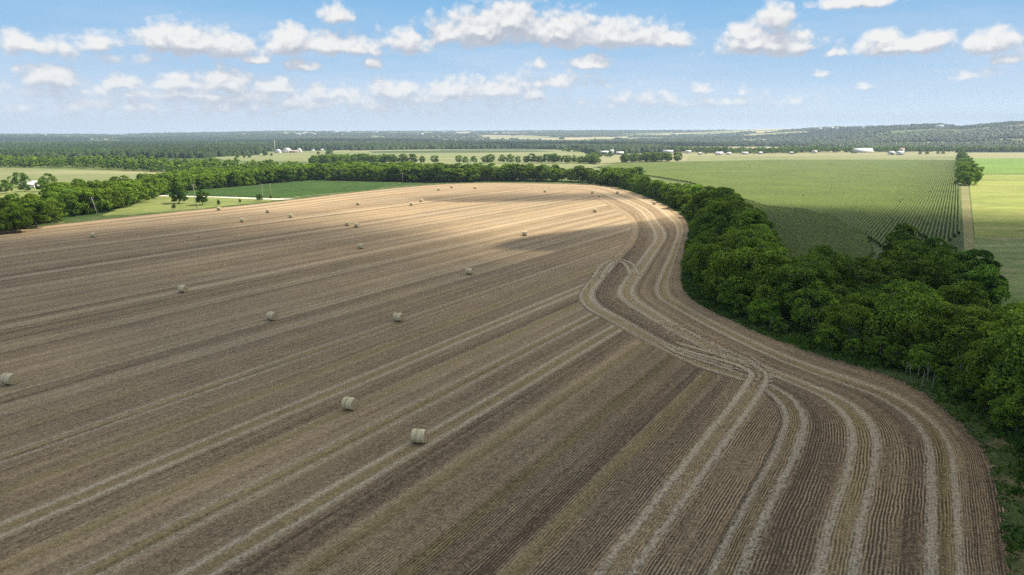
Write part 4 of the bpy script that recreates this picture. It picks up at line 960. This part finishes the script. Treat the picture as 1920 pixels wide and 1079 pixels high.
# fence line across the pastures
b = MB(); P0, P1 = G(1834, 447.5), G(2300, 447.5)
C, s = resample(np.array([P0, P1]), 5.0)
fe = bpy.data.objects.new('wire_fence', None); COL.objects.link(fe); fe.location = (P0[0], P0[1], 0); fe['label'] = 'thin post and wire fence between yellow and olive pastures'; fe['category'] = 'fence'
for i, (x, y) in enumerate(C):
    b = MB(); b.tube([(0, 0, 0), (0, 0, 1.3)], .07, 6); link('post', b.me('post', M_POLE), fe, (x - P0[0], y - P0[1], 0))
b = MB()
for zz in (.4, .8, 1.2): b.tube([(0, 0, zz), (C[-1][0] - P0[0], C[-1][1] - P0[1], zz)], .012, 4)
link('wire', b.me('wire', M_WIRE), fe)

# ------------------------------------------------------------------ clouds overhead (out of the picture) whose shade lies on the fields
m, nt, t = newmat('cloud'); th_ = t.attr('thick').outputs['Fac']; pos = nd(nt, 'NewGeometry').outputs['Position']
al = t.step(t.m('ADD', th_, t.m('MULTIPLY', t.m('SUBTRACT', t.noise(pos, .012, 5.0, .6), .5), .9)), -.3, 1.3)
al = t.m('MULTIPLY', al, .84)
df = nd(nt, 'BsdfDiffuse', {'Color': (.95, .95, .95, 1)}).outputs[0]; tl = nd(nt, 'BsdfTranslucent', {'Color': (.9, .9, .9, 1)}).outputs[0]
nd(nt, 'OutputMaterial', {'Surface': nd(nt, 'MixShader', {0: al, 1: nd(nt, 'BsdfTransparent').outputs[0], 2: nd(nt, 'MixShader', {0: .35, 1: df, 2: tl}).outputs[0]}).outputs[0]})
M_CLOUD = m
def cloud(name, fn, x0, x1, y0, y1, res, alt, label, thick):
    """fn gives the thickness (0..1+) wanted over each ground point that the cloud shades"""
    sh = alt / math.tan(R_(SUN_EL)); ox, oy = sh * math.sin(R_(SUN_AZ)), sh * math.cos(R_(SUN_AZ))
    xs = np.arange(x0, x1, res); ys = np.arange(y0, y1, res); Xg, Yg = np.meshgrid(xs, ys, indexing='ij'); t_ = fn(Xg, Yg)
    bump_ = fbm(Xg / (res * 9), Yg / (res * 9), 4, 70); top = alt + np.clip(t_, 0, 2) * thick * (.4 + 1.2 * bump_); bot = alt - np.clip(t_, 0, 1) * thick * .12 * bump_
    Vt = np.column_stack([(Xg + ox).ravel(), (Yg + oy).ravel(), top.ravel()]); Vb = Vt.copy(); Vb[:, 2] = bot.ravel() - .5
    fc = grid_faces(len(xs), len(ys)); kp = (t_ > -.35).ravel()[fc].any(axis=1); fc = fc[kp]
    link(name, mesh(name, np.vstack([Vt, Vb]), np.vstack([fc, fc[:, ::-1] + len(Vt)]), M_CLOUD, True, {'thick': np.r_[t_.ravel(), t_.ravel()]}), label=label, cat='cloud')
def f_near(x, y):
    yb = np.interp(x, [-420, -260, -180, -130, -80, -40, 0, 40, 65, 90, 130, 170, 260, 420], [150, 225, 290, 315, 315, 285, 258, 252, 290, 335, 352, 345, 300, 230])
    q = (yb - y) / np.interp(x, [-300, -100, 100, 300], [120, 80, 50, 60])
    q = np.maximum(q, 1.0 - np.hypot((x - 35) / 85, (y - 395) / 27) * 1.0)
    q = np.minimum(q, 1.3) + (fbm(x / 90, y / 60, 4, 61) - .5) * 1.1
    edge_ = np.minimum(np.minimum(x + 520, 480 - x), y + 300) / 60
    return np.minimum(q, edge_)
cloud('cloud', f_near, -600, 560, -380, 520, 8.0, 420, 'broad grey-based cumulus overhead shading the near stubble', 90)
def blob(cx, cy, rx, ry, sd): return lambda x, y: 1.25 - np.hypot((x - cx) / rx, (y - cy) / ry) * 1.25 + (fbm(x / rx * 2, y / ry * 2, 4, sd) - .5) * 1.2
cloud('cloud', blob(-560, 3000, 950, 620, 5), -1700, 600, 2200, 3800, 25.0, 900, 'cumulus over the far woods left of centre', 200)
cloud('cloud', blob(280, 2150, 650, 330, 9), -500, 1100, 1700, 2600, 20.0, 800, 'cumulus over the woods behind the cornfield', 160)

cloud('cloud', blob(2500, 3300, 1700, 800, 13), 600, 4600, 2200, 4400, 40.0, 1100, 'unseen cumulus added to darken the wooded hills at right', 220)  # out-of-view cloud added so the right hills turn darker
cloud('cloud', blob(-2700, 3700, 1500, 650, 17), -4600, -900, 2700, 4700, 40.0, 1100, 'unseen cumulus added to shade the far left woods', 220)  # out-of-view cloud added; its shade lets haze dominate these woods

# ------------------------------------------------------------------ haze
b = MB(); b.box(-14600, 14600, -14600, 14600, -8, 138); m = bpy.data.materials.new('haze'); m.use_nodes = True; m.node_tree.nodes.clear()
pv = nd(m.node_tree, 'VolumePrincipled', {'Color': (.68, .83, 1.0, 1), 'Density': 1.0e-4, 'Anisotropy': .2})
nd(m.node_tree, 'OutputMaterial', {'Volume': pv.outputs[0]}); m.cycles.homogeneous_volume = True
link('haze', b.me('haze', m), kind='stuff')
